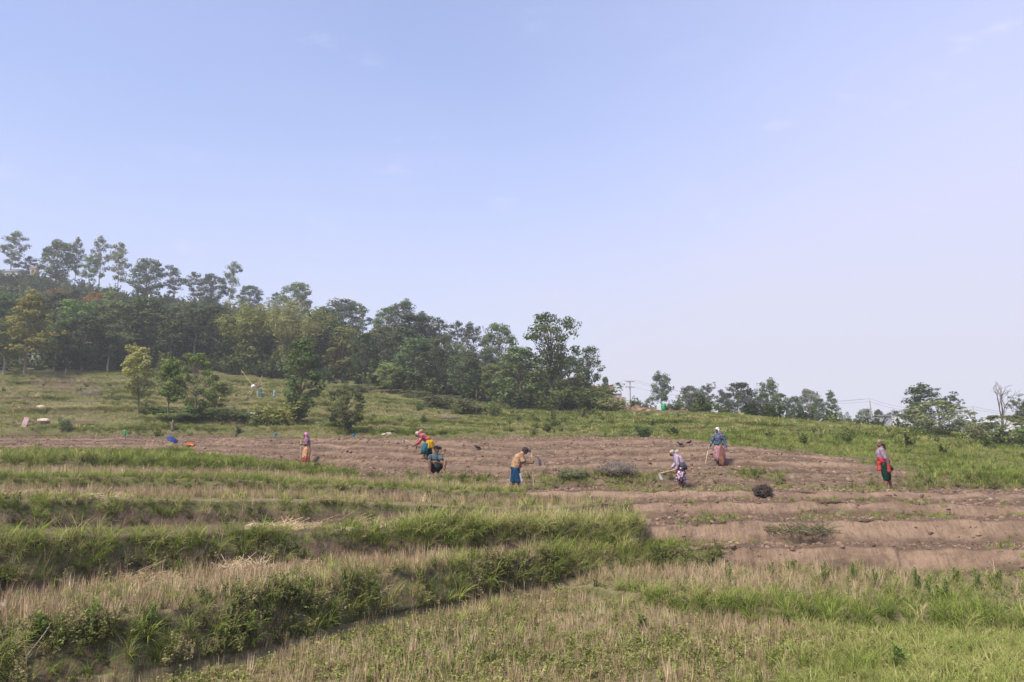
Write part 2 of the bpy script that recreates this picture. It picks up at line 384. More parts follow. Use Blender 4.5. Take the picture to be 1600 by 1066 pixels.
t = NT('terraced_ground')
zc = t.n.new('ShaderNodeVertexColor'); zc.layer_name = 'cover'
sp = t.n.new('ShaderNodeSeparateColor'); t.l.new(zc.outputs['Color'], sp.inputs[0])
oc = t.coord('Object'); band = t.coord('Object', (0.5, 1.6, 2.5)); st = t.coord('Object', (3.5, 1.0, 0.7), (0, R(24), 0))
n1, n2, n3 = t.noise(0.9, 5, 0.6, oc), t.noise(9, 5, 0.65, oc), t.noise(4.5, 4, 0.6, st)
earth = t.mix(t.ramp(n1, 0.35, 0.65), (0.200, 0.146, 0.104), (0.265, 0.196, 0.142))
earth = t.mix(t.ramp(n2, 0.40, 0.68, 0, 0.85), earth, (0.110, 0.077, 0.060))
earth = t.mix(t.ramp(n3, 0.48, 0.72, 0, 0.55), earth, (0.150, 0.098, 0.074))
earth = t.mix(t.ramp(t.noise(2.4, 6, 0.7, band), 0.40, 0.60, 0, 0.9), earth, (0.092, 0.063, 0.045))
earth = t.mix(t.ramp(t.noise(2.2, 3, 0.6, oc), 0.55, 0.75, 0, 0.5), earth, (0.295, 0.226, 0.172))
earth = t.mix(t.math('MULTIPLY', sp.outputs['Blue'], 0.85), earth, (0.098, 0.070, 0.051))  # dark tone: loose soil plus painted shade of banks and steps
cut = t.mix(t.ramp(n3, 0.40, 0.70, 0, 0.7), (0.270, 0.190, 0.138), (0.140, 0.098, 0.072))
cut = t.mix(t.ramp(n1, 0.42, 0.66, 0, 0.75), cut, (0.150, 0.102, 0.074))
cut = t.mix(t.ramp(t.noise(3.2, 6, 0.72, oc), 0.52, 0.68, 0, 0.6), cut, (0.088, 0.060, 0.044))
earth = t.mix(t.math('MULTIPLY', zc.outputs['Alpha'], 0.85), earth, cut)
turf = t.mix(t.ramp(n1, 0.35, 0.65), (0.100, 0.112, 0.044), (0.140, 0.135, 0.062))
turf = t.mix(t.ramp(n2, 0.42, 0.66, 0, 0.85), turf, (0.075, 0.056, 0.036))
hay = t.mix(t.ramp(n2, 0.35, 0.7), (0.26, 0.205, 0.130), (0.13, 0.10, 0.062))
c1 = t.mix(sp.outputs['Green'], turf, hay)
edge_n = t.math('ADD', sp.outputs['Red'], t.ramp(n2, 0.3, 0.7, -0.18, 0.18))
c2 = t.mix(t.ramp(edge_n, 0.3, 0.7), c1, earth)
hgt = t.math('ADD', t.math('MULTIPLY', n2, 0.6), t.math('ADD', t.math('MULTIPLY', n3, 0.5), t.math('MULTIPLY', t.noise(28, 4, 0.7, oc), 0.35)))
GROUND_MAT = t.done(c2, 0.95, t.bump(hgt, 0.9, 0.07), 0.08)
idx = np.arange(NR * NC).reshape(NR, NC)
F = np.stack([idx[:-1, :-1], idx[:-1, 1:], idx[1:, 1:], idx[1:, :-1]], -1).reshape(-1, 4)
GV = np.stack([PX, PY, PZ], -1).reshape(-1, 3)
gme = mesh_np('ground', GV, F, GROUND_MAT, True)
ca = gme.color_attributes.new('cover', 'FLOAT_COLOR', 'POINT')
cc = np.stack([soil_shade, straw, loose, face], -1).reshape(-1, 4)
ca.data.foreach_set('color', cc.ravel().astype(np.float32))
tag(obj('ground', gme), kind='structure')
BVH = BVHTree.FromPolygons([tuple(v) for v in GV], [tuple(f) for f in F])
def ground_z(x, y):
    h = BVH.ray_cast(Vector((x, y, 400)), Vector((0, 0, -1)))
    return h[0].z if h[0] is not None else 0.0
def hit(u, v):
    """ground point seen at photo pixel (u, v)"""
    y = (CY - v) / FPX
    d = Vector(((u - CX) / FPX, math.cos(PITCH) - y * math.sin(PITCH), math.sin(PITCH) + y * math.cos(PITCH))).normalized()
    h = BVH.ray_cast(Vector((0, 0, EYE)), d)
    return h[0]
def at(u, v, Y):
    """point at distance Y on the ray of pixel (u, v)"""
    return Vector((float(side(u, v)) * Y, Y, EYE + float(slope(v)) * Y))
def on_ground(u, v, Y):
    p = at(u, v, Y); p.z = ground_z(p.x, p.y); return p

# ------------------------------------------------------------------ small plants: one prototype each, spread as uncountable cover
def blades(n, L, W, spread, droop, seed, segs=3, base=0.05, flat=False):
    """n tapered blades leaning outward; returns V, F (quads)"""
    r = np.random.default_rng(seed); V, F = [], []
    for i in range(n):
        a = r.uniform(0, 2 * math.pi); l = L * r.uniform(0.6, 1.1); w = W * r.uniform(0.7, 1.2)
        out = spread * r.uniform(0.2, 1.0); dr = droop * r.uniform(0.5, 1.3)
        d = np.array([math.cos(a), math.sin(a), 0]); s = np.array([-d[1], d[0], 0])
        tw = r.uniform(-0.8, 0.8); s = s * math.cos(tw) + d * math.sin(tw)
        p = d * base * r.uniform(0, 1) + s * base * r.uniform(-0.5, 0.5); th = out
        b0 = len(V)
        for k in range(segs + 1):
            t = k / segs; ww = w * (1 - 0.85 * t ** 1.6)
            V += [p - s * ww / 2, p + s * ww / 2]
            p = p + (d * math.sin(th) + np.array([0, 0, math.cos(th)])) * l / segs; th = th + dr / segs
        for k in range(segs): F.append([b0 + 2 * k, b0 + 2 * k + 1, b0 + 2 * k + 3, b0 + 2 * k + 2])
    return np.array(V), F
def leaf_quad(p, d, up, L, W):
    """diamond leaf with a mid fold"""
    s = np.cross(d, up); s = s / (np.linalg.norm(s) + 1e-9)
    m = p + d * L * 0.45
    return [p, m + s * W / 2 + up * W * 0.12, p + d * L, m - s * W / 2 + up * W * 0.12]
def herb(n_stem, H, n_leaf, L, W, seed, spread=0.5, bare=0.15):
    r = np.random.default_rng(seed); V, F = [], []
    for i in range(n_stem):
        a = r.uniform(0, 6.283); th = spread * r.uniform(0.1, 1.0); h = H * r.uniform(0.6, 1.1)
        d = np.array([math.cos(a) * math.sin(th), math.sin(a) * math.sin(th), math.cos(th)])
        b = np.array([r.uniform(-1, 1), r.uniform(-1, 1), 0]) * 0.05 * (1 + spread)
        s = np.array([-math.sin(a), math.cos(a), 0]) * 0.004
        k = len(V); V += [b - s, b + s, b + d * h + s * 0.4, b + d * h - s * 0.4]; F.append([k, k + 1, k + 2, k + 3])
        for j in range(n_leaf):
            t = bare + (1 - bare) * (j + r.uniform(0, 1)) / n_leaf
            aa = r.uniform(0, 6.283); el = r.uniform(-0.2, 0.9)
            dd = np.array([math.cos(aa) * math.cos(el), math.sin(aa) * math.cos(el), math.sin(el)])
            up = np.array([0, 0, 1.0]) + 0.3 * r.normal(size=3); up = up - dd * up.dot(dd); up /= np.linalg.norm(up)
            k = len(V); V += leaf_quad(b + d * h * t, dd, up, L * r.uniform(0.6, 1.2) * (1.1 - 0.5 * t), W * r.uniform(0.7, 1.2)); F.append([k, k + 1, k + 2, k + 3])
    return np.array(V), F
def litter(n, L, W, seed, rad):
    r = np.random.default_rng(seed); V, F = [], []
    for i in range(n):
        a = r.uniform(0, 6.283); l = L * r.uniform(0.4, 1.1)
        c = np.array([r.normal() * rad * 0.6, r.normal() * rad * 0.4, r.uniform(0.005, 0.07)])
        d = np.array([math.cos(a), math.sin(a), r.uniform(-0.05, 0.35)]); s = np.array([-d[1], d[0], 0.3]) * W / 2
        k = len(V); V += [c - d * l / 2 - s, c - d * l / 2 + s, c + d * l / 2 + s, c + d * l / 2 - s]; F.append([k, k + 1, k + 2, k + 3])
    V = np.array(V); V[:, 2] = np.maximum(V[:, 2], 0.0); return V, F
def clod(seed, rough=0.35):
    bm = bmesh.new(); bmesh.ops.create_icosphere(bm, subdivisions=2, radius=1.0)
    for v in bm.verts:
        c = v.co.normalized(); n = float(fbm(c.x * 1.3 + seed * 7, c.y * 1.3, c.z * 1.3, seed, 3))
        v.co = c * (1 + rough * n * 1.6); v.co.z *= 0.75
    me = bpy.data.meshes.new('clod'); bm.to_mesh(me); bm.free(); return me

def plant_mat(name, stops, trans=0.3, jit=0.22):
    """stops: colours for tint 0, 0.5, 1"""
    t = NT(name)
    ti = t.attr('tint', 'INSTANCER'); rr = t.rand()
    k = t.math('ADD', ti, t.ramp(rr, 0.0, 1.0, -0.14, 0.14))
    c = t.mix(t.ramp(k, 0.0, 0.5), stops[0], stops[1]); c = t.mix(t.ramp(k, 0.5, 1.0), c, stops[2])
    h = t.noise(23.0, 2, 0.5, t.coord('Object'))
    b = t.math('MULTIPLY', t.ramp(h, 0.3, 0.7, 1 - jit, 1 + jit), t.ramp(t.math('FRACT', t.math('MULTIPLY', rr, 37.7)), 0, 1, 0.75, 1.25))
    m = t.n.new('ShaderNodeVectorMath'); m.operation = 'SCALE'; t.l.new(c, m.inputs[0]); t.l.new(b, m.inputs['Scale'])
    return t.leaf(m.outputs[0], trans)
M_GRASS = plant_mat('grass_blade', [(0.092, 0.125, 0.034), (0.208, 0.258, 0.060), (0.360, 0.325, 0.148)])
M_STUB = plant_mat('dry_straw', [(0.28, 0.205, 0.125), (0.42, 0.32, 0.20), (0.56, 0.46, 0.32)], 0.15)
M_HERB = plant_mat('herb_leaf', [(0.080, 0.092, 0.040), (0.155, 0.170, 0.060), (0.29, 0.24, 0.13)], 0.25)
M_WEED = plant_mat('weed_leaf', [(0.11, 0.145, 0.045), (0.20, 0.235, 0.065), (0.31, 0.29, 0.12)], 0.3)
M_CLOD = plant_mat('soil_clod', [(0.125, 0.084, 0.064), (0.200, 0.135, 0.103), (0.275, 0.195, 0.150)], 0.0)
M_UNDER = plant_mat('undergrowth_leaf', [(0.058, 0.084, 0.036), (0.105, 0.142, 0.052), (0.18, 0.20, 0.075)], 0.2)

def protos(name, meshes):
    c = bpy.data.collections.new(name)
    for i, me in enumerate(meshes):
        c.objects.link(bpy.data.objects.new('%s_%02d' % (name, i), me))
    return c
def pm(name, vf, mat): return mesh_np(name, vf[0], vf[1], mat)
C_LONG = protos('long_grass', [pm('long_grass', blades(20, 0.46, 0.011, 0.45, 1.5, 100 + i, 4, 0.06), M_GRASS) for i in range(5)])
C_SHORT = protos('short_grass', [pm('short_grass', blades(16, 0.20, 0.011, 0.6, 0.9, 130 + i, 2, 0.07), M_GRASS) for i in range(4)])
C_FAR = protos('slope_grass', [pm('slope_grass', blades(22, 0.30, 0.034, 0.8, 0.9, 160 + i, 2, 0.22), M_GRASS) for i in range(4)])
C_STUB = protos('stubble', [pm('stubble', blades(11, 0.20, 0.0075, 0.28, 0.15, 190 + i, 1, 0.05), M_STUB) for i in range(5)])
C_DRY = protos('dry_grass', [pm('dry_grass', blades(14, 0.48, 0.006, 0.3, 0.6, 220 + i, 3, 0.06), M_STUB) for i in range(4)])
C_HERB = protos('herb', [pm('herb', herb(8, 0.36, 18, 0.060, 0.024, 250 + i, 0.9, 0.05), M_HERB) for i in range(5)])
C_WEED = protos('weed', [pm('weed', herb(4, 0.13, 7, 0.05, 0.024, 280 + i, 0.9, 0.3), M_WEED) for i in range(4)])
C_LITTER = protos('straw_litter', [pm('straw_litter', litter(24, 0.36, 0.0065, 300 + i, 0.22), M_STUB) for i in range(4)])
C_CLOD = protos('clod', [clod(i, 0.55) for i in range(6)])
for o in C_CLOD.objects: o.data.materials.append(M_CLOD)
C_UNDER = protos('undergrowth', [pm('undergrowth', herb(9, 1.3, 26, 0.30, 0.17, 330 + i, 1.0, 0.1), M_UNDER) for i in range(4)])

QX = lambda A: (A[:-1, :-1] + A[1:, :-1] + A[:-1, 1:] + A[1:, 1:]) / 4
e1 = np.stack([PX[1:, 1:] - PX[:-1, :-1], PY[1:, 1:] - PY[:-1, :-1], PZ[1:, 1:] - PZ[:-1, :-1]], -1)
e2 = np.stack([PX[1:, :-1] - PX[:-1, 1:], PY[1:, :-1] - PY[:-1, 1:], PZ[1:, :-1] - PZ[:-1, 1:]], -1)
QA = 0.5 * np.linalg.norm(np.cross(e1, e2), axis=-1)
QB, QT, QU, QV = BND[:-1, :-1], np.broadcast_to(PT[:-1, None], QA.shape), QX(UU), QX(VV)
QS, QST, QPX, QPY = QX(soil), QX(straw), QX(PX), QX(PY)
def inb(*names): return np.isin(QB, [IB[n] for n in names])
INFRAME = (QU > -260) & (QU < 1860)
def spread_cover(name, coll, dens, scale, tint, label, cat, tilt=0.0, sj=0.35, tj=0.18, seed=1, sink=0.0, zrot=True, squash=None):
    r = np.random.default_rng(seed)
    lam = np.where(INFRAME, dens, 0) * QA
    n = r.poisson(np.clip(lam, 0, 400)); q = np.repeat(np.arange(n.size), n.ravel())
    i, j = np.unravel_index(q, n.shape); a, b = r.random(len(q)), r.random(len(q))
    def bil(A): return A[i, j] * (1-a) * (1-b) + A[i, j+1] * a * (1-b) + A[i+1, j] * (1-a) * b + A[i+1, j+1] * a * b
    P = np.stack([bil(PX), bil(PY), bil(PZ) - sink], -1)
    S = np.broadcast_to(scale, n.shape)[i, j] * np.exp(r.normal(0, sj, len(q)).clip(-2 * sj, 1.7 * sj))
    T = np.broadcast_to(tint, n.shape)[i, j] + r.normal(0, tj, len(q))
    tl = np.broadcast_to(tilt, n.shape)[i, j]
    rot = np.stack([tl + r.normal(0, 0.16, len(q)), r.normal(0, 0.16, len(q)), r.uniform(-0.6, 0.6, len(q)) + (np.where(tl > 0.05, 0, 1) * r.uniform(-2.5, 2.5, len(q)) if zrot else 0)], -1)
    me = bpy.data.meshes.new(name); me.vertices.add(len(P)); me.vertices.foreach_set('co', P.ravel())
    for nm, ty, arr, key in (('rot', 'FLOAT_VECTOR', rot, 'vector'), ('scl', 'FLOAT', S, 'value'), ('tint', 'FLOAT', T, 'value')):
        at_ = me.attributes.new(nm, ty, 'POINT'); at_.data.foreach_set(key, arr.ravel().astype(np.float32))
    at_ = me.attributes.new('pick', 'INT', 'POINT'); at_.data.foreach_set('value', r.integers(0, len(coll.objects), len(q)).astype(np.int32))
    o = obj(name, me); tag(o, label, cat, None, 'stuff')
    g = bpy.data.node_groups.new(name + '_spread', 'GeometryNodeTree')
    g.interface.new_socket('Geometry', in_out='INPUT', socket_type='NodeSocketGeometry'); g.interface.new_socket('Geometry', in_out='OUTPUT', socket_type='NodeSocketGeometry')
    gi, go = g.nodes.new('NodeGroupInput'), g.nodes.new('NodeGroupOutput')
    ip = g.nodes.new('GeometryNodeInstanceOnPoints'); ci = g.nodes.new('GeometryNodeCollectionInfo')
    ci.inputs['Collection'].default_value = coll; ci.inputs['Separate Children'].default_value = True; ci.inputs['Reset Children'].default_value = True
    def na(nm, ty):
        x = g.nodes.new('GeometryNodeInputNamedAttribute'); x.data_type = ty; x.inputs['Name'].default_value = nm; return x.outputs['Attribute']
    g.links.new(gi.outputs[0], ip.inputs['Points']); g.links.new(ci.outputs[0], ip.inputs['Instance'])
    ip.inputs['Pick Instance'].default_value = True
    g.links.new(na('pick', 'INT'), ip.inputs['Instance Index']); g.links.new(na('rot', 'FLOAT_VECTOR'), ip.inputs['Rotation']); g.links.new(na('scl', 'FLOAT'), ip.inputs['Scale'])
    g.links.new(ip.outputs[0], go.inputs[0])
    md = o.modifiers.new('spread', 'NODES'); md.node_group = g
    print('cover', name, len(P)); return o
pn = lambda s, seed: fbm(QPX * s, QPY * s, 0, seed, 3)
G = 1 - QS
LIP = np.clip(QT * 1.3, 0, 1)
tall = sstep(QU, 560, 700) * (1 - sstep(QU, 1000, 1012))           # the tall bright clump on the middle bank
# long grass on banks and lips
d = np.zeros_like(QA)
gap = 0.25 + 0.75 * sstep(pn(0.55, 200), -0.35, 0.25)
d = np.where(inb('l2'), 80 * G * (0.14 + LIP ** 1.5) * np.maximum(gap, tall) , d)
d = np.where(inb('l0') & (QU > 840), 60 * G, d)
d = np.where(inb('l1') & (QU > 840), 70 * G, d); d = np.where(inb('l0') & (QU <= 840), 26 * (1 - LIP) + 8, d); d = np.where(inb('m1', 'm0') & (QU <= 865), 40, d)
d = np.where(inb('l3'), G * 60 * np.clip(1 - QT / 0.35, 0, 1) * gap, d)
d = np.where(inb('l4'), 75 * G * (0.08 + LIP ** 1.6) * (0.35 + 0.7 * sstep(pn(0.45, 201), -0.3, 0.2)), d)
d = np.where(inb('l5'), G * 55 * np.clip(1 - QT / 0.4, 0, 1) * sstep(pn(0.45, 201), -0.3, 0.2), d)
d = np.where(inb('l6'), 62 * G * (0.1 + LIP ** 1.5), d); d = np.where(inb('l7'), 60 * np.clip(1 - QT / 0.3, 0, 1) * G + 8 * G * (0.6 + pn(0.4, 202)), d)
d = np.where(inb('m0'), 90 * sstep(QU, 960, 1030), d)
d = np.where(inb('m1'), np.clip(1 - QT / 0.3, 0, 1) * 60 * sstep(QU, 900, 980) + 12 * sstep(QU, 1100, 1500) * (1 + pn(0.5, 203)), d)
cor = inb('bank2') * (1 - QST / 0.75) * (QU > 1000)
d = np.where(inb('bank2'), cor * 120, d)
d = np.where(inb('bank', 'path2') & (QU > 500), 40, d)
s = np.where(inb('l2', 'l3'), 0.50 + 0.22 * LIP * inb('l2') + 0.15 * inb('l3') + 0.25 * tall, 0.45 + 0.2 * LIP * inb('l4')); s = np.where(inb('l6', 'l7'), 0.45, s)
s = np.where(inb('bank2', 'bank'), 0.5, s); s = np.where(inb('m0', 'm1'), 0.62, s); s = np.where(inb('l0', 'l1'), 0.55 + 0.25 * (QU < 1000), s)
ti = 0.42 + 0.22 * LIP * inb('l2', 'l4', 'l6') + 0.25 * pn(0.5, 204) + 0.22 * tall - 0.15 * inb('l2', 'l4') * (1 - LIP) + 0.20 * inb('bank2')
spread_cover('bank_grass', C_LONG, d, s, ti, 'long green grass arching over the terrace banks and lips', 'grass', np.where(inb('l0', 'l2', 'l4', 'l6'), 0.35, 0.08), seed=2)
# shorter tufts: upper terraces, edges
d = np.zeros_like(QA)
d = np.where(inb('l8'), 75 * G * (0.25 + LIP) * (0.5 + 0.5 * sstep(pn(0.6, 205), -0.3, 0.2)), d)
d = np.where(inb('l9', 'l10', 'f0', 'f1', 'f2', 'f3', 'f4', 'f5', 'f6'), 42 * G ** 2 * (0.7 + pn(0.35, 206)), d)
d = np.where(inb('l5', 'l7'), 10 * G * sstep(pn(0.6, 207), -0.2, 0.4), d); d = np.where(inb('l3'), 18 * G * sstep(QU, 560, 700), d)
d = np.where(inb('l1'), 22 * sstep(pn(0.8, 208), -0.1, 0.5) * G, d)
d = np.where(inb('bank2'), 20 * sstep(pn(0.7, 209), 0.0, 0.5) * QST, d)
d = d + np.where((QS > 0.6) & inb('l0', 'l2', 'l4', 'l6', 'l1', 'l3', 'l5', 'l7'), 16 * sstep(pn(0.9, 210), 0.0, 0.4) * np.where(inb('l1', 'l3', 'l5', 'l7'), 2.5, 0.4), 0)
spread_cover('tuft_grass', C_SHORT, d, np.where(QS > 0.6, 0.55, np.where(QPY > 27, np.where(QU > 400, 0.85, 1.15), 0.95)), 0.52 + 0.3 * pn(0.4, 211), 'short grass tufts on the terrace treads and field edges', 'grass', seed=3)
# open slope
d = np.zeros_like(QA)
riserq = np.isin(QB, [IB['g%d' % i] - 1 for i in range(1, NG)])
open_ = (QB >= IB['f7']) & (QB < IB['edge'])
steep = np.clip(QX(np.gradient(PZ, axis=0) / (np.abs(np.gradient(PY, axis=0)) + 1e-3)) * 2.2, 0, 1)
d = np.where(open_, 25 * (1 - 0.85 * QS) * np.clip(0.9 + 0.9 * pn(0.16, 212), 0.3, 2) * np.where(riserq, np.where(QT < 0.2, 0.10, np.where(QT < 0.45, 0.4, np.where(QT > 0.6, 2.4, 1.2))), 1.0), d)
rightside = sstep(QU, 700, 950)
hum = np.clip(0.85 + 0.9 * fbm(QPX * 0.28, QPY * 0.42, 0, 213, 3), 0.35, 1.9)
spread_cover('slope_grass', C_FAR, d, hum * (0.58 + 0.22 * rightside) * np.where(riserq, 0.7 + 0.6 * QT, 0.7), np.clip(-0.20 - 0.10 * riserq + 1.25 * riserq * (QT - 0.35) + 0.52 + 0.5 * pn(0.13, 214) + 0.16 * (1 - rightside) - 0.35 * (hum - 1), -0.1, 1.05), 'rough grass covering the upper slope', 'grass', seed=4, tj=0.14)  # tint gradient paints step feet dark as thin shadow lines, lips bright
# stubble and weeds
d = np.where(inb('bank2'), 78 * QST / 0.75 * (0.75 + 0.5 * pn(0.5, 215)), 0); d = np.where(inb('l1') & (QU < 860), 85 * (0.8 + 0.4 * pn(0.6, 216)), d)
d = np.where(inb('m1'), 26 * (1 - sstep(QU, 1150, 1450)), d); d = np.where(inb('l3'), 45 * sstep(QU, 560, 640) * (QU < 975) * sstep(QT, 0.2, 0.5), d)
d = np.where(inb('l5', 'l7'), 55 * G * sstep(QT, 0.1, 0.4), d)
spread_cover('rice_stubble', C_STUB, d * np.clip(G, 0, 1), np.where(inb('bank2'), 0.86, 0.9), 0.36 + 0.3 * pn(0.45, 217), 'cut straw stubble standing in the terrace fields', 'stubble', seed=5)
d = np.where(inb('m1'), 55 * (1 - 0.75 * sstep(QU, 1250, 1550)) * sstep(QT, 0.15, 0.6) * sstep(QU, 860, 920), 0); d = np.where(inb('l0') & (QU > 860) & (QU < 1130), 22, d)
d = np.where(inb('l3') & (QU > 700) & (QU < 975), 10, d)
d = np.where(inb('l0') & (QU < 880), 30, d); d = np.where(inb('l2', 'l4', 'l6') , 14 * G, d)
spread_cover('dry_grass', C_DRY, d, np.where(inb('m1'), 0.50, 0.48), 0.55 + 0.2 * pn(0.5, 218), 'tall dry grass at the foot of the dug terraces', 'grass', seed=6)
d = np.where(inb('bank2'), 105 * (0.3 + sstep(pn(0.55, 219), -0.2, 0.4)), 0); d = np.where(inb('l1') & (QU < 880), 40 * (0.15 + sstep(pn(0.6, 220), 0.0, 0.5)), d)
d = np.where(inb('m1'), 20, d); d = np.where(inb('l9', 'l8'), 14 * G, d)
spread_cover('field_weeds', C_WEED, d, 0.75, 0.72 + 0.25 * pn(0.6, 221), 'low green weeds growing between the stubble', 'weeds', seed=7)
# leafy herbs on the nearest bank
d = np.where(inb('l0') & (QU < 885), 72 * (0.8 + 0.3 * LIP) * sstep(pn(1.0, 222), -0.5, 0.15), 0); d = np.where(inb('l1') & (QU < 880), 40 * np.clip(1 - QT / 0.10, 0, 1), d)
d = np.where(inb('l2'), 20 * G * (1 - 0.6 * LIP) * (1 - 0.5 * tall), d); d = np.where(inb('l4', 'l6'), 10 * G * (1 - 0.5 * LIP), d)
d = np.where(inb('l8'), 9 * G, d); d = np.where(inb('l0') & (QU >= 1010) & (QU < 1135), 55, d)
spread_cover('bank_herbs', C_HERB, d, np.where(inb('l0', 'l1'), 0.62, 0.55), np.where(inb('l0'), 0.48, 0.40) + 0.7 * pn(1.3, 223), 'dark leafy herbs covering the terrace banks', 'herbs', np.where(inb('l1'), 0.0, 0.4), seed=8)
# straw litter left at the back of the second field and on the lips above
d = np.where(inb('l1') & (QU > 180) & (QU < 860), 34 * sstep(QT, 0.62, 0.9) * sstep(pn(0.5, 224), -0.35, 0.1), 0)
d = np.where(inb('l5') & (QU < 560), 22 * np.clip(1.2 - QT, 0, 1) * sstep(pn(0.5, 225), -0.1, 0.3), d); d = np.where(inb('l4') & (QU < 330), 7 * LIP * sstep(pn(0.5, 225), 0.0, 0.4), d)
d = np.where(inb('l3') & (QU > 380) & (QU < 620), 12, d)
spread_cover('straw_litter', C_LITTER, d * 0.8, 0.9, 0.5, 'loose pale straw lying on the terraces', 'straw', seed=9)
# clods on dug ground
d = np.where(inb('l9', 'l10', 'f0', 'f1', 'f2', 'f3', 'f4', 'f5', 'f6'), 75 * QS * (0.4 + sstep(pn(0.8, 226), -0.2, 0.4)) * np.where(inb('f0', 'f2', 'f4', 'f6', 'l9'), 1.3, 0.4), 0)
d = np.where(inb('l1', 'l3', 'l5', 'l7'), 80 * QS * (QU > 700), d); d = np.where(inb('l8'), 60 * QS, d); d = np.where(inb('l0', 'l2', 'l4', 'l6'), 26 * QS * (QU > 700) * (1.3 - LIP) * sstep(pn(0.7, 243), -0.4, 0.4), d)
d = np.where(inb('m1') & (QU > 1130), 26 * sstep(QT, 0.85, 1.0), d); d = np.where(inb('edge'), 3 * QS, d)
spread_cover('soil_clods', C_CLOD, d, np.where(QB == IB['edge'], 0.11, 0.027), 0.22 + 0.4 * pn(1.2, 227), 'broken clods of brown earth on the dug terraces', 'soil', seed=10, sj=0.6, sink=0.01)
# low scrub dotted over the upper slope
d = np.where(open_, 0.16 * sstep(pn(0.10, 240), -0.1, 0.35) * (1 - QS) * np.where(rightside > 0.5, 1.3, 0.8), 0); d = np.where(inb('f4', 'f5', 'f6') & (QU > 1000), 0.2 * G, d)
spread_cover('slope_scrub', C_UNDER, d, 0.30 + 0.12 * pn(0.3, 241), 0.85 + 0.3 * pn(0.2, 242), 'low green scrub dotted over the upper slope', 'scrub', seed=12, sj=0.45)
# forest floor
d = np.where(inb('edge', 'half', 'ridge') & (QU < 1020), np.where(inb('edge'), 0.34, 0.16), 0) * (1 - QS)
d = np.where(inb('edge') & (QU >= 900), 0.10, d)
spread_cover('forest_undergrowth', C_UNDER, d, np.where(QU < 940, 1.5, 0.9), 0.35 + 0.35 * pn(0.08, 228), 'dense undergrowth of the hillside forest floor', 'undergrowth', seed=11)

# ------------------------------------------------------------------ trees
def tube(P, rad, sides, V, F):
    """tapered tube through points P with radii rad, appended to V, F (quads)"""
    P = [np.asarray(p, float) for p in P]; b = len(V)
    for i, p in enumerate(P):
        d = P[min(i + 1, len(P) - 1)] - P[max(i - 1, 0)]; d = d / (np.linalg.norm(d) + 1e-9)
        a = np.cross(d, (0.3, 1, 0.1)); a /= np.linalg.norm(a) + 1e-9; c = np.cross(d, a)
        for k in range(sides):
            th = 6.28318 * k / sides; V.append(p + (a * math.cos(th) + c * math.sin(th)) * rad[i])
    for i in range(len(P) - 1):
        for k in range(sides):
            k2 = (k + 1) % sides; F.append([b + i * sides + k, b + i * sides + k2, b + (i + 1) * sides + k2, b + (i + 1) * sides + k])
def leaf_cloud(r, C, rad, n, L, squash, V, F, shell=0.5, W=0.62):
    """n leaf faces around centre C, facing mostly up and outward"""
    q = r.normal(size=(n, 3)); q /= np.linalg.norm(q, axis=1)[:, None]
    q *= (shell + (1 - shell) * r.random((n, 1))) ** 0.6 * rad * (0.35 + 0.65 * r.random((n, 1)) ** 0.4); off = q.copy(); off[:, 2] *= squash
    p = C + off
    nn = 1.3 * off / rad + np.array([0, 0, 0.5]) + 0.42 * r.normal(size=(n, 3)); nn /= np.linalg.norm(nn, axis=1)[:, None]
    d = np.cross(nn, r.normal(size=(n, 3))); d /= np.linalg.norm(d, axis=1)[:, None]; s = np.cross(nn, d)
    l = L * r.uniform(0.6, 1.3, (n, 1)); w = l * W
    b = len(V) if isinstance(V, list) else 0
    quad = np.stack([p - d * l / 2, p + s * w / 2 + nn * l * 0.1, p + d * l / 2, p - s * w / 2 + nn * l * 0.1], 1)
    V.append(quad.reshape(-1, 3)); F.append(n)
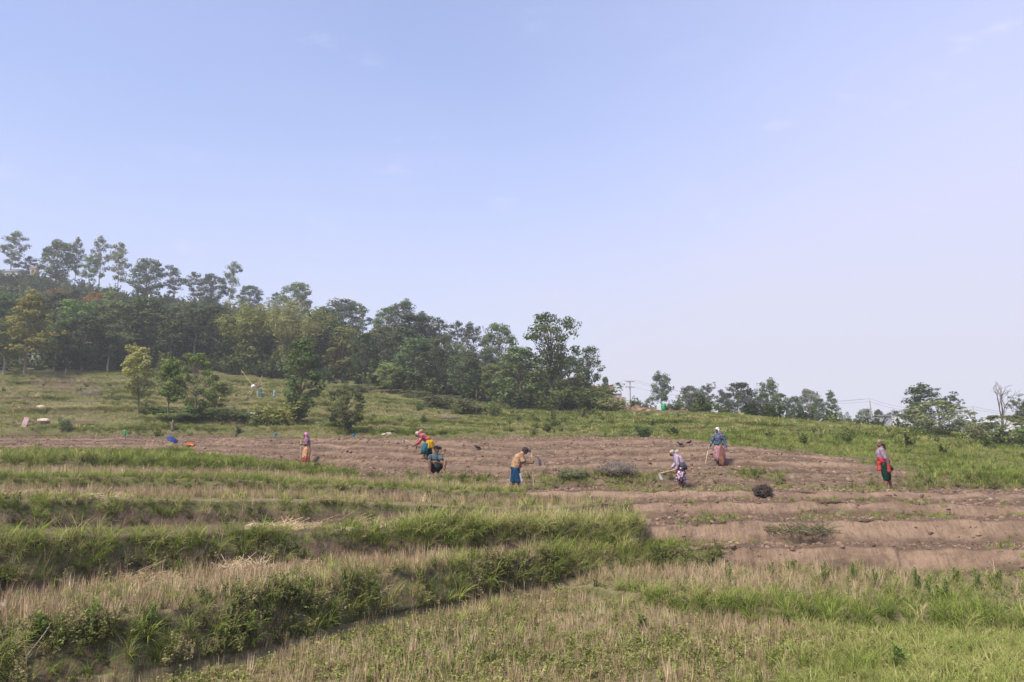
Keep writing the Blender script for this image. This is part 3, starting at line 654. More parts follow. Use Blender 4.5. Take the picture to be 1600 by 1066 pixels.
def gen_tree(seed, H=10.0, base=0.3, prof=((0, 0.2), (0.5, 0.34), (1, 0.1)), limbs=16, clump=1.0, leaves=55, leafL=0.32, squash=0.65, tr=0.16, rise=0.5, lean=0.3, fork=0, twigs=3, gap=0.0):
    r = np.random.default_rng(seed); TV, TF, LV, LN = [], [], [], []
    px, pt = [q[0] for q in prof], [q[1] for q in prof]
    stems = []
    nst = max(1, fork)
    for f in range(nst):
        a0 = r.uniform(0, 6.28) + f * 6.28 / nst; P = []; p = np.array([0.0, 0, -0.25]); sp = (0.10 * H if nst > 1 else 0.0)
        N = 8; wob = r.normal(size=2) * lean * 0.06 * H
        for k in range(N + 1):
            t = k / N; s2 = max(0.0, t - 0.25) / 0.75
            P.append(np.array([wob[0] * t * t + math.cos(a0) * sp * s2 + 0.012 * H * r.normal() * t, wob[1] * t * t + math.sin(a0) * sp * s2 + 0.012 * H * r.normal() * t, -0.25 + (H * (0.94 - 0.06 * f) + 0.25) * t]))
        rad = [tr * (1 - 0.88 * (k / N)) * (1.25 if k == 0 else 1) / (1 + 0.25 * (nst - 1)) for k in range(N + 1)]
        tube(P, rad, 7, TV, TF); stems.append(P)
    def trunk_at(P, t):
        x = t * (len(P) - 1); i = min(int(x), len(P) - 2); return P[i] + (P[i + 1] - P[i]) * (x - i)
    ga = r.uniform(0, 6.28)
    for i in range(limbs):
        P = stems[i % nst]; q = (i + r.uniform(0.2, 0.8)) / limbs; t = base + (0.97 - base) * q
        R_ = float(np.interp(q, px, pt)) * H * r.uniform(0.65, 1.15); ga += 2.4 + r.normal() * 0.35
        p0 = trunk_at(P, min(t - 0.02, 0.96)); el = rise * r.uniform(0.5, 1.3)
        d = np.array([math.cos(ga) * math.cos(el), math.sin(ga) * math.cos(el), math.sin(el)])
        pts = [p0]
        for k in range(3): pts.append(pts[-1] + (d + np.array([0, 0, 0.10 * k]) + 0.12 * r.normal(size=3)) * R_ / 3)
        tube(pts, [tr * 0.36 * (1 - 0.6 * q), tr * 0.25 * (1 - 0.5 * q), tr * 0.15, tr * 0.06], 5, TV, TF)
        cs = [(pts[3], 1.0), (pts[2], 0.9)] if R_ > clump * 0.8 else [(pts[3], 1.0)]
        if R_ > 2.2 * clump: cs.append((pts[1], 0.7))
        for k in range(twigs):
            s_ = pts[1 + k % 2] + (pts[2 + k % 2] - pts[1 + k % 2]) * r.random(); dd = d * 0.6 + r.normal(size=3) * 0.7; dd[2] = abs(dd[2]) * 0.6
            e = s_ + dd * R_ * 0.38; tube([s_, e], [tr * 0.13, tr * 0.04], 4, TV, TF); cs.append((e, 0.8))
        for c, k in cs:
            if r.random() < gap: continue
            leaf_cloud(r, c, clump * k * r.uniform(0.75, 1.2), int(leaves * k * r.uniform(0.7, 1.2)), leafL, squash, LV, LN)
    for P in stems: leaf_cloud(r, P[-1], clump * 0.7, int(leaves * 0.6), leafL, squash, LV, LN)
    CV = np.concatenate(LV); CF = np.arange(len(CV)).reshape(-1, 4)
    return np.array(TV), TF, CV, CF
def gen_full(seed, H=10.0, base=0.22, rx=2.9, clumps=60, clump=0.85, leaves=48, leafL=0.32, tr=0.16, peak=0.55, lump=0.28):
    """broad-leaved tree: leaf masses spread through a lumpy crown volume, each carried by a limb"""
    r = np.random.default_rng(seed); TV, TF, LV, LN = [], [], [], []
    N = 7; wob = r.normal(size=2) * 0.035 * H; P = [np.array([wob[0] * (k / N) ** 2 + 0.01 * H * r.normal() * k / N, wob[1] * (k / N) ** 2 + 0.01 * H * r.normal() * k / N, -0.25 + (H * 0.84 + 0.25) * k / N]) for k in range(N + 1)]
    tube(P, [tr * (1.2 if k == 0 else 1 - 0.85 * k / N) for k in range(N + 1)], 7, TV, TF)
    ph = r.uniform(0, 50)
    for i in range(clumps):
        z = base + (1 - base) * ((i + r.random()) / clumps); a = i * 2.39996 + r.normal() * 0.4
        tt = (z - base) / (1 - base); env = math.sin(math.pi * min(0.5 * tt / peak, 1.0) if tt < peak else math.pi * (0.5 + 0.46 * (tt - peak) / (1 - peak))) ** 0.7
        env *= 1 + lump * 1.8 * float(fbm(math.cos(a) * 1.1 + ph, math.sin(a) * 1.1, tt * 2.6, seed, 2))
        rad = rx * max(env, 0.12) * r.uniform(0.45, 1.0) ** 0.6
        zz = H * z * (1 + 0.04 * r.normal()); k = min(int(zz * 0.72 / (H * 0.84) * N), N - 1); p0 = P[max(k, 1)]
        c = np.array([P[min(k + 1, N)][0] + math.cos(a) * rad, P[min(k + 1, N)][1] + math.sin(a) * rad, min(zz, H * 0.97)])
        tube([p0, (p0 + c) / 2 + np.array([0, 0, -0.06 * rad]), c], [tr * 0.28, tr * 0.17, tr * 0.05], 4, TV, TF)
        leaf_cloud(r, c, clump * r.uniform(0.7, 1.25), int(leaves * r.uniform(0.7, 1.2)), leafL, 0.72, LV, LN)
    CV = np.concatenate(LV); return np.array(TV), TF, CV, np.arange(len(CV)).reshape(-1, 4)
def gen_bamboo(seed, H=11.0, culms=38, leafL=0.62):
    r = np.random.default_rng(seed); TV, TF, LV, LN = [], [], [], []
    for i in range(culms):
        a = r.uniform(0, 6.28); b = np.array([math.cos(a), math.sin(a), 0]) * r.uniform(0, 1.3); h = H * r.uniform(0.65, 1.05); o = r.uniform(0.05, 0.5)
        P, p, th = [], b + np.array([0, 0, -0.2]), o * 0.3
        for k in range(8):
            P.append(p); p = p + np.array([math.cos(a) * math.sin(th), math.sin(a) * math.sin(th), math.cos(th)]) * h / 7; th += o * 0.09 * k
        tube(P, [0.06 * (1 - 0.1 * k) for k in range(8)], 5, TV, TF)
        for k in range(2, 8):
            for _ in range(3): leaf_cloud(r, P[k] + r.normal(size=3) * 0.35, 0.55 + 0.05 * k, 17, leafL, 1.3, LV, LN, 0.2, 0.2)
    CV = np.concatenate(LV); return np.array(TV), TF, CV, np.arange(len(CV)).reshape(-1, 4)
def gen_shrub(seed, H=2.0, W=1.1, stems=12, leaves=46, leafL=0.16, clump=0.42):
    r = np.random.default_rng(seed); TV, TF, LV, LN = [], [], [], []
    for i in range(stems):
        a = r.uniform(0, 6.28); q = r.random() ** 0.6; th = 0.15 + 0.9 * q
        top = np.array([math.cos(a) * W * q * r.uniform(0.7, 1.1), math.sin(a) * W * q * r.uniform(0.7, 1.1), H * (1 - 0.45 * q * q) * r.uniform(0.75, 1.0)])
        b = np.array([math.cos(a), math.sin(a), 0]) * 0.12 + np.array([0, 0, -0.1]); m_ = b * 0.5 + top * 0.5 + r.normal(size=3) * 0.08
        tube([b, m_, top], [0.035, 0.022, 0.008], 5, TV, TF)
        for t in (1.0, 0.72, 0.45, 0.2): leaf_cloud(r, b + (top - b) * t + r.normal(size=3) * 0.15, clump * r.uniform(0.8, 1.2), int(leaves * r.uniform(0.6, 1.2)), leafL, 0.8, LV, LN)
    CV = np.concatenate(LV); return np.array(TV), TF, CV, np.arange(len(CV)).reshape(-1, 4)
def gen_bare(seed, H=6.0):
    r = np.random.default_rng(seed); TV, TF = [], []; ends = []
    def grow(p, d, l, rad, n):
        P = [p]
        for k in range(3): d = d + 0.12 * r.normal(size=3); d /= np.linalg.norm(d); P.append(P[-1] + d * l / 3)
        tube(P, [rad, rad * 0.88, rad * 0.76, rad * 0.62], 6 if n > 2 else 4, TV, TF)
        if n == 0: return
        for k in range(2 + (r.random() < 0.55)):
            e = d + 0.42 * r.normal(size=3); e[2] = abs(e[2]) + 0.25; e /= np.linalg.norm(e)
            grow(P[3] if k < 2 else P[2], e, l * r.uniform(0.6, 0.85), rad * 0.6, n - 1)
    grow(np.array([0, 0, -0.2]), np.array([0.05, 0, 1.0]), H * 0.36, 0.11, 4)
    return np.array(TV), TF, None, None

def crown_mat(name, a, b, c):
    t = NT(name); rr = t.rand(); oc = t.coord('Object')
    n = t.noise(0.75, 3, 0.6, oc); n2 = t.noise(5.0, 2, 0.5, oc)
    col = t.mix(t.ramp(n, 0.32, 0.68), a, b); col = t.mix(t.ramp(n2, 0.5, 0.8, 0, 0.6), col, c)
    h = t.n.new('ShaderNodeHueSaturation'); t.l.new(col, h.inputs['Color'])
    t.l.new(t.ramp(rr, 0, 1, 0.48, 0.515), h.inputs['Hue']); t.l.new(t.ramp(t.math('FRACT', t.math('MULTIPLY', rr, 7.3)), 0, 1, 0.66, 1.35), h.inputs['Value'])
    t.l.new(t.ramp(t.math('FRACT', t.math('MULTIPLY', rr, 3.7)), 0, 1, 0.8, 1.1), h.inputs['Saturation'])
    return t.leaf(h.outputs[0], 0.34)
FOL = {
 'dark':   (crown_mat('foliage_dark', (0.068, 0.100, 0.048), (0.105, 0.146, 0.065), (0.151, 0.201, 0.080)), 'dark green'),
 'mid':    (crown_mat('foliage_mid', (0.105, 0.145, 0.056), (0.157, 0.213, 0.073), (0.221, 0.278, 0.097)), 'mid green'),
 'olive':  (crown_mat('foliage_olive', (0.145, 0.161, 0.065), (0.201, 0.218, 0.085), (0.273, 0.282, 0.111)), 'olive green'),
 'yellow': (crown_mat('foliage_yellow', (0.221, 0.226, 0.068), (0.322, 0.306, 0.092), (0.403, 0.383, 0.132)), 'yellow-green'),
 'rust':   (crown_mat('foliage_rust', (0.242, 0.145, 0.056), (0.362, 0.197, 0.065), (0.242, 0.212, 0.080)), 'rust-brown'),
 'bright': (crown_mat('foliage_bright', (0.141, 0.218, 0.056), (0.221, 0.322, 0.073), (0.322, 0.422, 0.111)), 'bright green'),
 'bamboo': (crown_mat('foliage_bamboo', (0.165, 0.174, 0.066), (0.242, 0.244, 0.097), (0.319, 0.314, 0.132)), 'olive green'),
 'grey':   (crown_mat('foliage_grey', (0.100, 0.121, 0.077), (0.145, 0.166, 0.097), (0.191, 0.212, 0.124)), 'greyish green'),
}
t = NT('bark'); oc = t.coord('Object', (2, 2, 0.5)); nb = t.noise(5, 4, 0.6, oc)
M_BARK = t.done(t.mix(t.ramp(nb, 0.35, 0.7), (0.11, 0.085, 0.065), (0.22, 0.185, 0.15)), 0.95, t.bump(nb, 0.6, 0.04), 0.05)
t = NT('pale_bark'); nb = t.noise(5, 4, 0.6, t.coord('Object', (2, 2, 0.5)))
M_PALE = t.done(t.mix(t.ramp(nb, 0.35, 0.7), (0.22, 0.19, 0.16), (0.40, 0.36, 0.31)), 0.95, t.bump(nb, 0.5, 0.03), 0.05)
M_CULM = plain('bamboo_culm', (0.20, 0.19, 0.07), 0.6, 0.3)

BELL, TOP, CONE, COLM, OVAL = ((0, 0.20), (0.4, 0.33), (0.75, 0.26), (1, 0.08)), ((0, 0.12), (0.5, 0.26), (0.8, 0.32), (1, 0.14)), ((0, 0.26), (0.4, 0.2), (1, 0.04)), ((0, 0.13), (0.5, 0.16), (1, 0.05)), ((0, 0.16), (0.5, 0.24), (1, 0.08))
KINDS = {   # kind: (list of generated meshes, height, word for labels)
 'round':  ([gen_full(s, 10, 0.14, 3.0, 70, 0.95, 78, 0.36, 0.16, 0.45) for s in (1, 2, 3, 4)], 10, 'rounded'),
 'full':   ([gen_full(s, 10, 0.06, 2.6, 76, 0.88, 68, 0.34, 0.15, 0.42) for s in (11, 12, 13, 14)], 10, 'full-crowned'),
 'airy':   ([gen_tree(s, 10, 0.30, ((0, 0.10), (0.3, 0.19), (0.7, 0.15), (1, 0.06)), 17, 0.62, 40, 0.27, 0.95, 0.10, 0.6, 0.6, 0, 3, 0.12) for s in (21, 22, 23, 24)], 10, 'airy'),
 'tall':   ([gen_full(s, 10, 0.36, 2.7, 62, 0.72, 60, 0.27, 0.17, 0.62, 0.5) for s in (33, 34)], 10, 'tall'),
 'umbrella': ([gen_tree(s, 10, 0.48, ((0, 0.13), (0.5, 0.26), (0.85, 0.30), (1, 0.16)), 22, 0.75, 42, 0.27, 0.55, 0.17, 0.55, 0.5, 2, 3, 0.1) for s in (31, 32)], 10, 'spreading'),
 'column': ([gen_full(s, 10, 0.05, 1.6, 80, 0.64, 70, 0.25, 0.14, 0.45, 0.35) for s in (41, 42)], 10, 'columnar'),
 'cone':   ([gen_tree(s, 10, 0.24, CONE, 24, 0.8, 46, 0.28, 0.5, 0.15, 0.2, 0.5) for s in (51, 52)], 10, 'conical'),
 'pole':   ([gen_tree(s, 10, 0.52, ((0, 0.14), (0.4, 0.26), (0.8, 0.24), (1, 0.1)), 16, 0.85, 40, 0.32, 0.6, 0.16, 0.6, 0.4) for s in (61, 62)], 10, 'long-stemmed'),
 'slim':   ([gen_tree(s, 5.5, 0.28, ((0, 0.10), (0.4, 0.17), (1, 0.06)), 16, 0.48, 52, 0.17, 0.8, 0.055, 0.6, 1.2, 0, 3) for s in (71, 72, 73)], 5.5, 'slender young'),
 'orchard': ([gen_full(s, 5.0, 0.07, 1.6, 56, 0.44, 90, 0.165, 0.09, 0.5) for s in (81, 82)], 5.0, 'small leafy'),
 'bamboo': ([gen_bamboo(s) for s in (91, 92, 93)], 11, 'feathery bamboo'),
 'shrub':  ([gen_shrub(s) for s in (101, 102, 103)], 2.0, 'bushy'),
 'bare':   ([gen_bare(111)], 6.0, 'bare leafless'),
}
KM = {}
for k, (gens, H, w) in KINDS.items():
    KM[k] = []
    for (TV, TF, CV, CF) in gens:
        bark = M_CULM if k == 'bamboo' else (M_PALE if k in ('pole', 'airy') else M_BARK)
        tm = mesh_np('trunk', TV, TF, bark, True)
        cm = mesh_np('crown', CV, CF, FOL['mid'][0]) if CV is not None else None
        zt = max(TV[:, 2].max(), CV[:, 2].max() if cm else 0)
        wd = np.percentile(np.abs(CV[:, 0]), 97) * 2 if cm else TV[:, 0].max() - TV[:, 0].min()
        KM[k].append((tm, cm, zt, wd))
NT_ = [0]
def tree(name, kind, fol, loc, height, width=None, label='', cat='tree', group=None, var=None, rz=None, lean=0.0):
    """a tree of the given height (m) and crown width (m) standing at loc"""
    NT_[0] += 1
    tm, cm, zt, wd = KM[kind][(NT_[0] if var is None else var) % len(KM[kind])]
    o = empty(name, loc, random.uniform(0, 6.28) if rz is None else rz)
    sz = height / zt; sx = (width / wd) if width else sz * random.uniform(0.9, 1.15)
    o.scale = (sx, sx, sz)
    if lean: o.rotation_euler[1] = lean
    stem = obj('culms' if kind == 'bamboo' else ('stems' if kind == 'shrub' else 'trunk'), tm, o)
    if cm:
        c = obj('foliage' if kind == 'shrub' else 'crown', cm, o); c.material_slots[0].link = 'OBJECT'; c.material_slots[0].material = FOL[fol][0]
    tag(o, label, cat, group); return o
def tree_px(name, kind, fol, u, vtop, Y, wpx, label, vbase=None, **kw):
    """place by photo column, crown top row and distance; the foot stands on the ground there"""
    if vbase is not None:
        h_ = hit(u, vbase); Y = h_.y if h_ is not None else Y
    p = on_ground(u, vbase or vtop, Y); top = EYE + float(slope(vtop)) * p.y
    return tree(name, kind, fol, p, max(top - p.z, 0.6), wpx / FPX * p.y if wpx else None, label, **kw)
ORD = ['first', 'second', 'third', 'fourth', 'fifth', 'sixth', 'seventh', 'eighth', 'ninth', 'tenth', 'eleventh', 'twelfth', 'thirteenth', 'fourteenth', 'fifteenth', 'sixteenth', 'seventeenth', 'eighteenth', 'nineteenth', 'twentieth', 'twenty-first', 'twenty-second', 'twenty-third', 'twenty-fourth', 'twenty-fifth', 'twenty-sixth', 'twenty-seventh', 'twenty-eighth', 'twenty-ninth', 'thirtieth']
# trees on the skyline of the hill, left to right
GR = 'trees on the skyline of the wooded hill'
SKY = [(22, 358, 205, 42, 'airy', 'grey'), (48, 400, 208, 30, 'airy', 'grey'), (92, 374, 202, 52, 'round', 'dark'), (122, 371, 206, 26, 'airy', 'grey'), (160, 366, 204, 32, 'airy', 'grey'),
       (188, 378, 203, 34, 'airy', 'olive'), (142, 398, 200, 30, 'airy', 'mid'), (232, 404, 200, 46, 'round', 'dark'), (275, 414, 203, 36, 'airy', 'grey'), (305, 424, 204, 30, 'airy', 'grey'), (331, 427, 202, 42, 'round', 'dark'),
       (361, 408, 204, 32, 'airy', 'grey'), (391, 446, 200, 32, 'round', 'dark'), (432, 456, 195, 22, 'airy', 'grey'), (464, 440, 186, 48, 'round', 'mid'), (535, 467, 172, 56, 'round', 'grey'), (568, 474, 170, 34, 'airy', 'grey'),
       (600, 478, 166, 44, 'full', 'dark'), (627, 465, 162, 44, 'airy', 'dark'), (656, 488, 158, 56, 'airy', 'grey'), (690, 494, 152, 40, 'airy', 'dark'), (714, 500, 150, 36, 'airy', 'grey'), (740, 503, 146, 36, 'airy', 'grey'), (781, 503, 140, 48, 'round', 'dark')]
for i, (u, vt, Y, w, k, f) in enumerate(SKY):
    tree_px('skyline_tree', k, f, u, vt, Y, w * (0.86 if k == 'airy' else 1.05), '%s %s tree on the hill skyline, %s from the left' % (KINDS[k][2], FOL[f][1], ORD[i]), group=GR)
# rows of forest down the slope; their tops stay under the skyline mass
MASS = ([0, 100, 200, 260, 330, 400, 460, 540, 600, 660, 740, 800, 870, 920, 960], [432, 436, 446, 458, 462, 474, 474, 490, 498, 508, 526, 546, 566, 584, 616])
rows = [(0.90, 48, 'fifth and highest row'), (0.70, 50, 'fourth row'), (0.48, 50, 'third row'), (0.27, 48, 'second row'), (0.07, 41, 'front row')]
kl = ['round', 'full', 'full', 'round', 'round', 'full', 'column', 'airy', 'round', 'tall']
fl = ['dark', 'mid', 'dark', 'olive', 'mid', 'grey', 'dark', 'olive', 'mid', 'dark']
rr = random.Random(77)
for q, du, word in rows:
    u = -60 + rr.uniform(0, 30); us = []
    while u < 925:
        us.append(u); u += du * rr.uniform(0.75, 1.2)
    cnt = 0
    for u in us:
        eY_, rY_ = np.interp(u, [k[0] for k in K_EDGE], [k[2] for k in K_EDGE]), np.interp(u, [k[0] for k in K_RIDGE], [k[2] for k in K_RIDGE])
        if q < 0.2 and 375 < u < 480: continue               # the bamboo stands here
        Y = eY_ + (rY_ - eY_) * q + rr.uniform(-3, 3); p = on_ground(u, 600, Y)
        k, f = rr.choice(kl), rr.choice(fl)
        if q < 0.2: f = rr.choice(['dark', 'dark', 'mid', 'mid', 'olive']); k = rr.choice(['full', 'full', 'round', 'round', 'airy'])
        h_ = rr.uniform(8.5, 13.0) * (0.8 if q < 0.2 and u > 560 else 1.0)
        zmax = EYE + float(slope(np.interp(u, *MASS) + rr.uniform(8, 34))) * Y
        h_ = min(h_, zmax - p.z)
        if h_ < 2.5: continue
        wid = max(min(h_ * rr.uniform(0.55, 0.8), 8.0), 3.2)
        if k == 'airy': wid *= 0.8
        if k == 'column': wid *= 0.6
        tree('forest_tree', k, f, p, h_, wid, '%s %s forest tree, %s from the left in the %s' % (KINDS[k][2], FOL[f][1], ORD[cnt], word), group='trees of the hillside forest'); cnt += 1
# trees with a look or a place of their own
T = tree_px
T('forest_edge_tree', 'cone', 'yellow', 38, 452, 0, 74, 'yellow-green feathery tree with straight trunk at the far left forest edge', vbase=586)
T('forest_edge_tree', 'airy', 'olive', 6, 500, 0, 60, 'olive tree cut by the left edge of the photo at the forest foot', vbase=586)
T('forest_edge_tree', 'airy', 'mid', 84, 486, 0, 46, 'thin leaning pale-trunked tree beside the small grey wall at the forest edge', vbase=579, lean=0.06)
T('rust_tree', 'round', 'rust', 95, 452, 165, 60, 'rust-brown tree standing out on the upper left hillside, larger of the two')
T('rust_tree', 'full', 'rust', 152, 458, 172, 40, 'small rust-brown tree right of the larger rust-brown one on the hillside')
T('forest_edge_tree', 'round', 'dark', 128, 490, 0, 84, 'broad dark green tree at the forest edge behind the worn earth patch', vbase=578)
T('forest_edge_tree', 'airy', 'mid', 168, 505, 0, 50, 'slim tree with bare pale stem standing in front of the dark forest edge', vbase=580)
T('forest_tree', 'round', 'dark', 300, 505, 122, 110, 'very broad dark green tree at the forest foot behind the small terrace trees')
for i, (u, vt, w, Y, lab) in enumerate([(392, 482, 78, 114, 'left one of the three feathery bamboo clumps at the forest edge'), (432, 462, 92, 118, 'tall middle one of the three feathery bamboo clumps at the forest edge'), (462, 478, 70, 112, 'right one of the three feathery bamboo clumps at the forest edge')]):
    T('bamboo_clump', 'bamboo', 'bamboo', u, vt, Y, w * 1.15, lab, cat='bamboo', group='bamboo clumps')
T('forest_tree', 'round', 'mid', 512, 482, 118, 88, 'large lobed mid green tree right of the bamboo clumps')
T('forest_tree', 'full', 'grey', 648, 492, 122, 84, 'big greyish dark tree rising in the middle of the forest')
T('forest_edge_tree', 'round', 'bright', 612, 566, 0, 42, 'bright green round tree standing out at the forest foot', vbase=614)
T('tall_tree', 'tall', 'mid', 862, 488, 0, 92, 'tallest tree at the right end of the forest with forked trunk and spreading crown', vbase=641)
T('forest_edge_tree', 'full', 'mid', 812, 540, 0, 78, 'leafy mid green tree left of the tall forked tree', vbase=640)
T('forest_edge_tree', 'tall', 'dark', 918, 540, 92, 58, 'dark loose-crowned tree right of the tall forked tree')
T('forest_edge_tree', 'round', 'dark', 888, 556, 96, 50, 'dark tree behind the tall forked trunk')
T('edge_bush', 'shrub', 'mid', 868, 592, 0, 62, 'rounded mid green bush under the tall forked tree', vbase=643, cat='bush')
T('edge_bush', 'shrub', 'mid', 922, 598, 0, 74, 'broad mid green bush closing the right end of the forest', vbase=642, cat='bush')
T('edge_bush', 'shrub', 'olive', 950, 616, 0, 48, 'low olive bush beside the rubble bank at the forest end', vbase=642, cat='bush')
T('edge_bush', 'shrub', 'bright', 775, 618, 0, 28, 'small upright bush in front of the forest, left of the tall tree', vbase=648, cat='bush')
T('small_tree', 'column', 'dark', 945, 588, 100, 16, 'narrow leaning little tree beside the red brick house', lean=0.1)
# trees standing on the open terraces
T('terrace_tree', 'slim', 'yellow', 216, 534, 0, 44, 'slender yellow-green tree, left one on the open terraces', vbase=645, lean=0.06)
T('terrace_tree', 'slim', 'mid', 262, 556, 0, 42, 'slim forked tree between the yellow-green and the bushy tree on the terraces', vbase=651)
T('terrace_tree', 'orchard', 'mid', 306, 550, 0, 66, 'bushy mid green tree in the middle of the open terraces', vbase=653)
T('terrace_tree', 'slim', 'olive', 332, 592, 0, 34, 'small leaning sparse tree right of the bushy terrace tree', vbase=650, lean=0.18)
T('terrace_tree', 'column', 'dark', 467, 526, 0, 56, 'tall columnar green tree standing on the terraces below the bamboo', vbase=658)
T('terrace_bush', 'shrub', 'olive', 432, 624, 0, 62, 'pale leafy bush left of the columnar tree', vbase=667, cat='bush')
T('terrace_bush', 'shrub', 'olive', 406, 634, 0, 36, 'low dull bush with pale blossom left of the pale leafy bush', vbase=664, cat='bush')
T('terrace_bush', 'orchard', 'mid', 541, 602, 0, 56, 'round mid green bush right of the columnar tree', vbase=672, cat='bush')
T('terrace_bush', 'shrub', 'mid', 100, 650, 0, 22, 'small blue-green bush on the left terraces above the dug strip', vbase=671, cat='bush')
T('terrace_bush', 'shrub', 'mid', 345, 636, 0, 24, 'low bush under the leaning sparse tree', vbase=656, cat='bush')
T('terrace_bush', 'shrub', 'mid', 655, 626, 0, 16, 'tiny dark bush on the terraces right of the bright round tree', vbase=640, cat='bush')
for i, (u, v, w, h_) in enumerate([(690, 640, 70, 26), (735, 646, 60, 24), (650, 622, 50, 16), (560, 612, 46, 14)]):
    T('thicket', 'shrub', 'olive', u, v - h_, 0, w, ['pale green thicket at the forest foot, largest of the four', 'pale green thicket nearest the tall forked tree', 'pale green thicket right of the bright round tree', 'pale green thicket left of the bright round tree'][i], vbase=v, cat='thicket', group='thickets along the forest foot')
for i, (u, v, w, h_) in enumerate([(255, 648, 50, 16), (290, 655, 60, 14), (320, 652, 44, 14), (372, 655, 40, 16), (520, 668, 40, 14)]):
    T('low_shrub', 'shrub', 'mid', u, v - h_, 0, w, ['low shrub under the slim forked terrace tree', 'low shrub at the foot of the bushy terrace tree', 'low shrub under the right side of the bushy terrace tree', 'low shrub between the sparse tree and the pale leafy bush', 'low shrub left of the round terrace bush'][i], vbase=v, cat='shrub', group='low shrubs under the terrace trees')
T('slope_bush', 'shrub', 'dark', 1005, 664, 0, 28, 'dark bush on the grass edge above the dug field', vbase=684, cat='bush')
# beyond the crest on the right
RT = [(1032, 579, 128, 30, 'pole', 'dark', 'lone long-stemmed tree on the crest right of the utility pole'),
      (1012, 620, 118, 16, 'airy', 'dark', 'small airy tree left of the lone long-stemmed tree'), (1000, 624, 112, 22, 'shrub', 'grey', 'grey-green bush on the crest behind the rubble bank'), (972, 626, 108, 34, 'shrub', 'grey', 'dark bush at the foot of the utility pole'),
      (1060, 616, 118, 26, 'shrub', 'dark', 'dark bush right of the green tank on the crest'), (1077, 602, 120, 30, 'round', 'grey', 'rounded grey-green tree, left one of the pair right of the green tank'), (1102, 596, 122, 24, 'umbrella', 'dark', 'taller loose tree of the pair right of the green tank'), (1088, 612, 116, 42, 'full', 'grey', 'dense bushy tree between the pair right of the green tank'),
      (1150, 597, 124, 52, 'full', 'grey', 'large dense grey-green tree in the middle of the crest row'), (1130, 608, 128, 26, 'airy', 'grey', 'airy tree at the left flank of the large dense crest tree'), (1172, 606, 130, 26, 'airy', 'grey', 'airy tree at the right flank of the large dense crest tree'), (1198, 589, 126, 28, 'airy', 'dark', 'thin airy tree standing tallest in the crest row'),
      (1190, 614, 122, 26, 'full', 'dark', 'dark bushy tree under the tall thin crest tree'), (1216, 614, 124, 34, 'full', 'dark', 'dark rounded tree right of the tall thin crest tree'), (1240, 618, 122, 28, 'round', 'dark', 'low dark tree in the gap of the crest row'), (1260, 607, 124, 36, 'round', 'grey', 'rounded dark tree near the right end of the crest row'), (1278, 622, 120, 24, 'full', 'dark', 'low dark tree beside the last crest tree'), (1298, 609, 122, 24, 'cone', 'dark', 'pointed tree ending the crest row on the right'),
      (1304, 640, 100, 24, 'shrub', 'olive', 'low bush at the right foot of the crest row'), (1322, 643, 110, 20, 'shrub', 'grey', 'small bush between the crest row and the leaning pole'), (1352, 637, 136, 26, 'round', 'grey', 'small rounded tree left of the leaning pole'), (1372, 639, 138, 16, 'round', 'dark', 'little dark tree just right of the leaning pole'), (1396, 640, 140, 26, 'airy', 'dark', 'wispy little tree above the long white shed'),
      (1437, 598, 92, 46, 'airy', 'dark', 'tall layered dark tree at the right end of the long white shed'), (1430, 628, 88, 36, 'full', 'dark', 'dense dark lower tree beside the white shed end'), (1480, 610, 88, 34, 'umbrella', 'dark', 'flat-topped tree behind the broad blossoming bush'), (1500, 648, 116, 22, 'shrub', 'grey', 'small grey bush right of the broad blossoming bush'), (1592, 616, 84, 34, 'umbrella', 'dark', 'loose round tree at the right edge of the photo'), (1512, 652, 114, 20, 'shrub', 'dark', 'dark low bush beside the metal sheds')]
for (u, vt, Y, w, k, f, lab) in RT:
    T('crest_bush' if k == 'shrub' else 'crest_tree', k, f, u, vt, Y, w * 1.08, lab, cat='bush' if k == 'shrub' else 'tree', group='trees and bushes along the right crest')
T('blossom_bush', 'orchard', 'olive', 1470, 625, 0, 88, 'broad olive bush dotted with pale blossom on the right crest', vbase=682, cat='bush')
T('bare_tree', 'bare', 'grey', 1562, 597, 78, 44, 'bare leafless tree near the right edge')
T('slope_bush', 'orchard', 'olive', 1562, 648, 0, 86, 'wide olive bush below the bare tree', vbase=696, cat='bush')
T('slope_bush', 'shrub', 'mid', 1592, 664, 0, 44, 'dark green bush at the right edge of the photo under the wide olive bush', vbase=700, cat='bush')
T('slope_bush', 'shrub', 'olive', 1528, 656, 0, 40, 'low olive bush left of the bare tree', vbase=690, cat='bush')

# ------------------------------------------------------------------ people
def vec(*a): return np.array(a, float)
def cone_part(bm, p, q, r1, r2, sides=14, cap='round', fl=(1, 1)):
    """tapered limb from p to q; round = ball ends"""
    p, q = vec(*p), vec(*q); d = q - p; L = np.linalg.norm(d); d = d / (L + 1e-9)
    a = np.cross(d, (0, 1, 0.05)); a /= np.linalg.norm(a) + 1e-9; c = np.cross(d, a)
    rings = []
    ts = [(-0.95, 0.3), (-0.7, 0.72), (-0.35, 0.94)] if cap == 'round' else []
    prof = [(p + d * r1 * t, r1 * k) for t, k in ts] + [(p + d * L * t, r1 + (r2 - r1) * t) for t in (0, 0.33, 0.66, 1)] + [(q - d * r2 * t, r2 * k) for t, k in reversed(ts)]
    for pt, r in prof:
        rings.append([bm.verts.new(Vector(pt + (a * math.cos(6.28318 * k / sides) * fl[0] + c * math.sin(6.28318 * k / sides) * fl[1]) * r)) for k in range(sides)])
    for A, B in zip(rings, rings[1:]):
        for k in range(sides): bm.faces.new((A[k], A[(k + 1) % sides], B[(k + 1) % sides], B[k]))
    bm.faces.new(rings[0][::-1]); bm.faces.new(rings[-1])
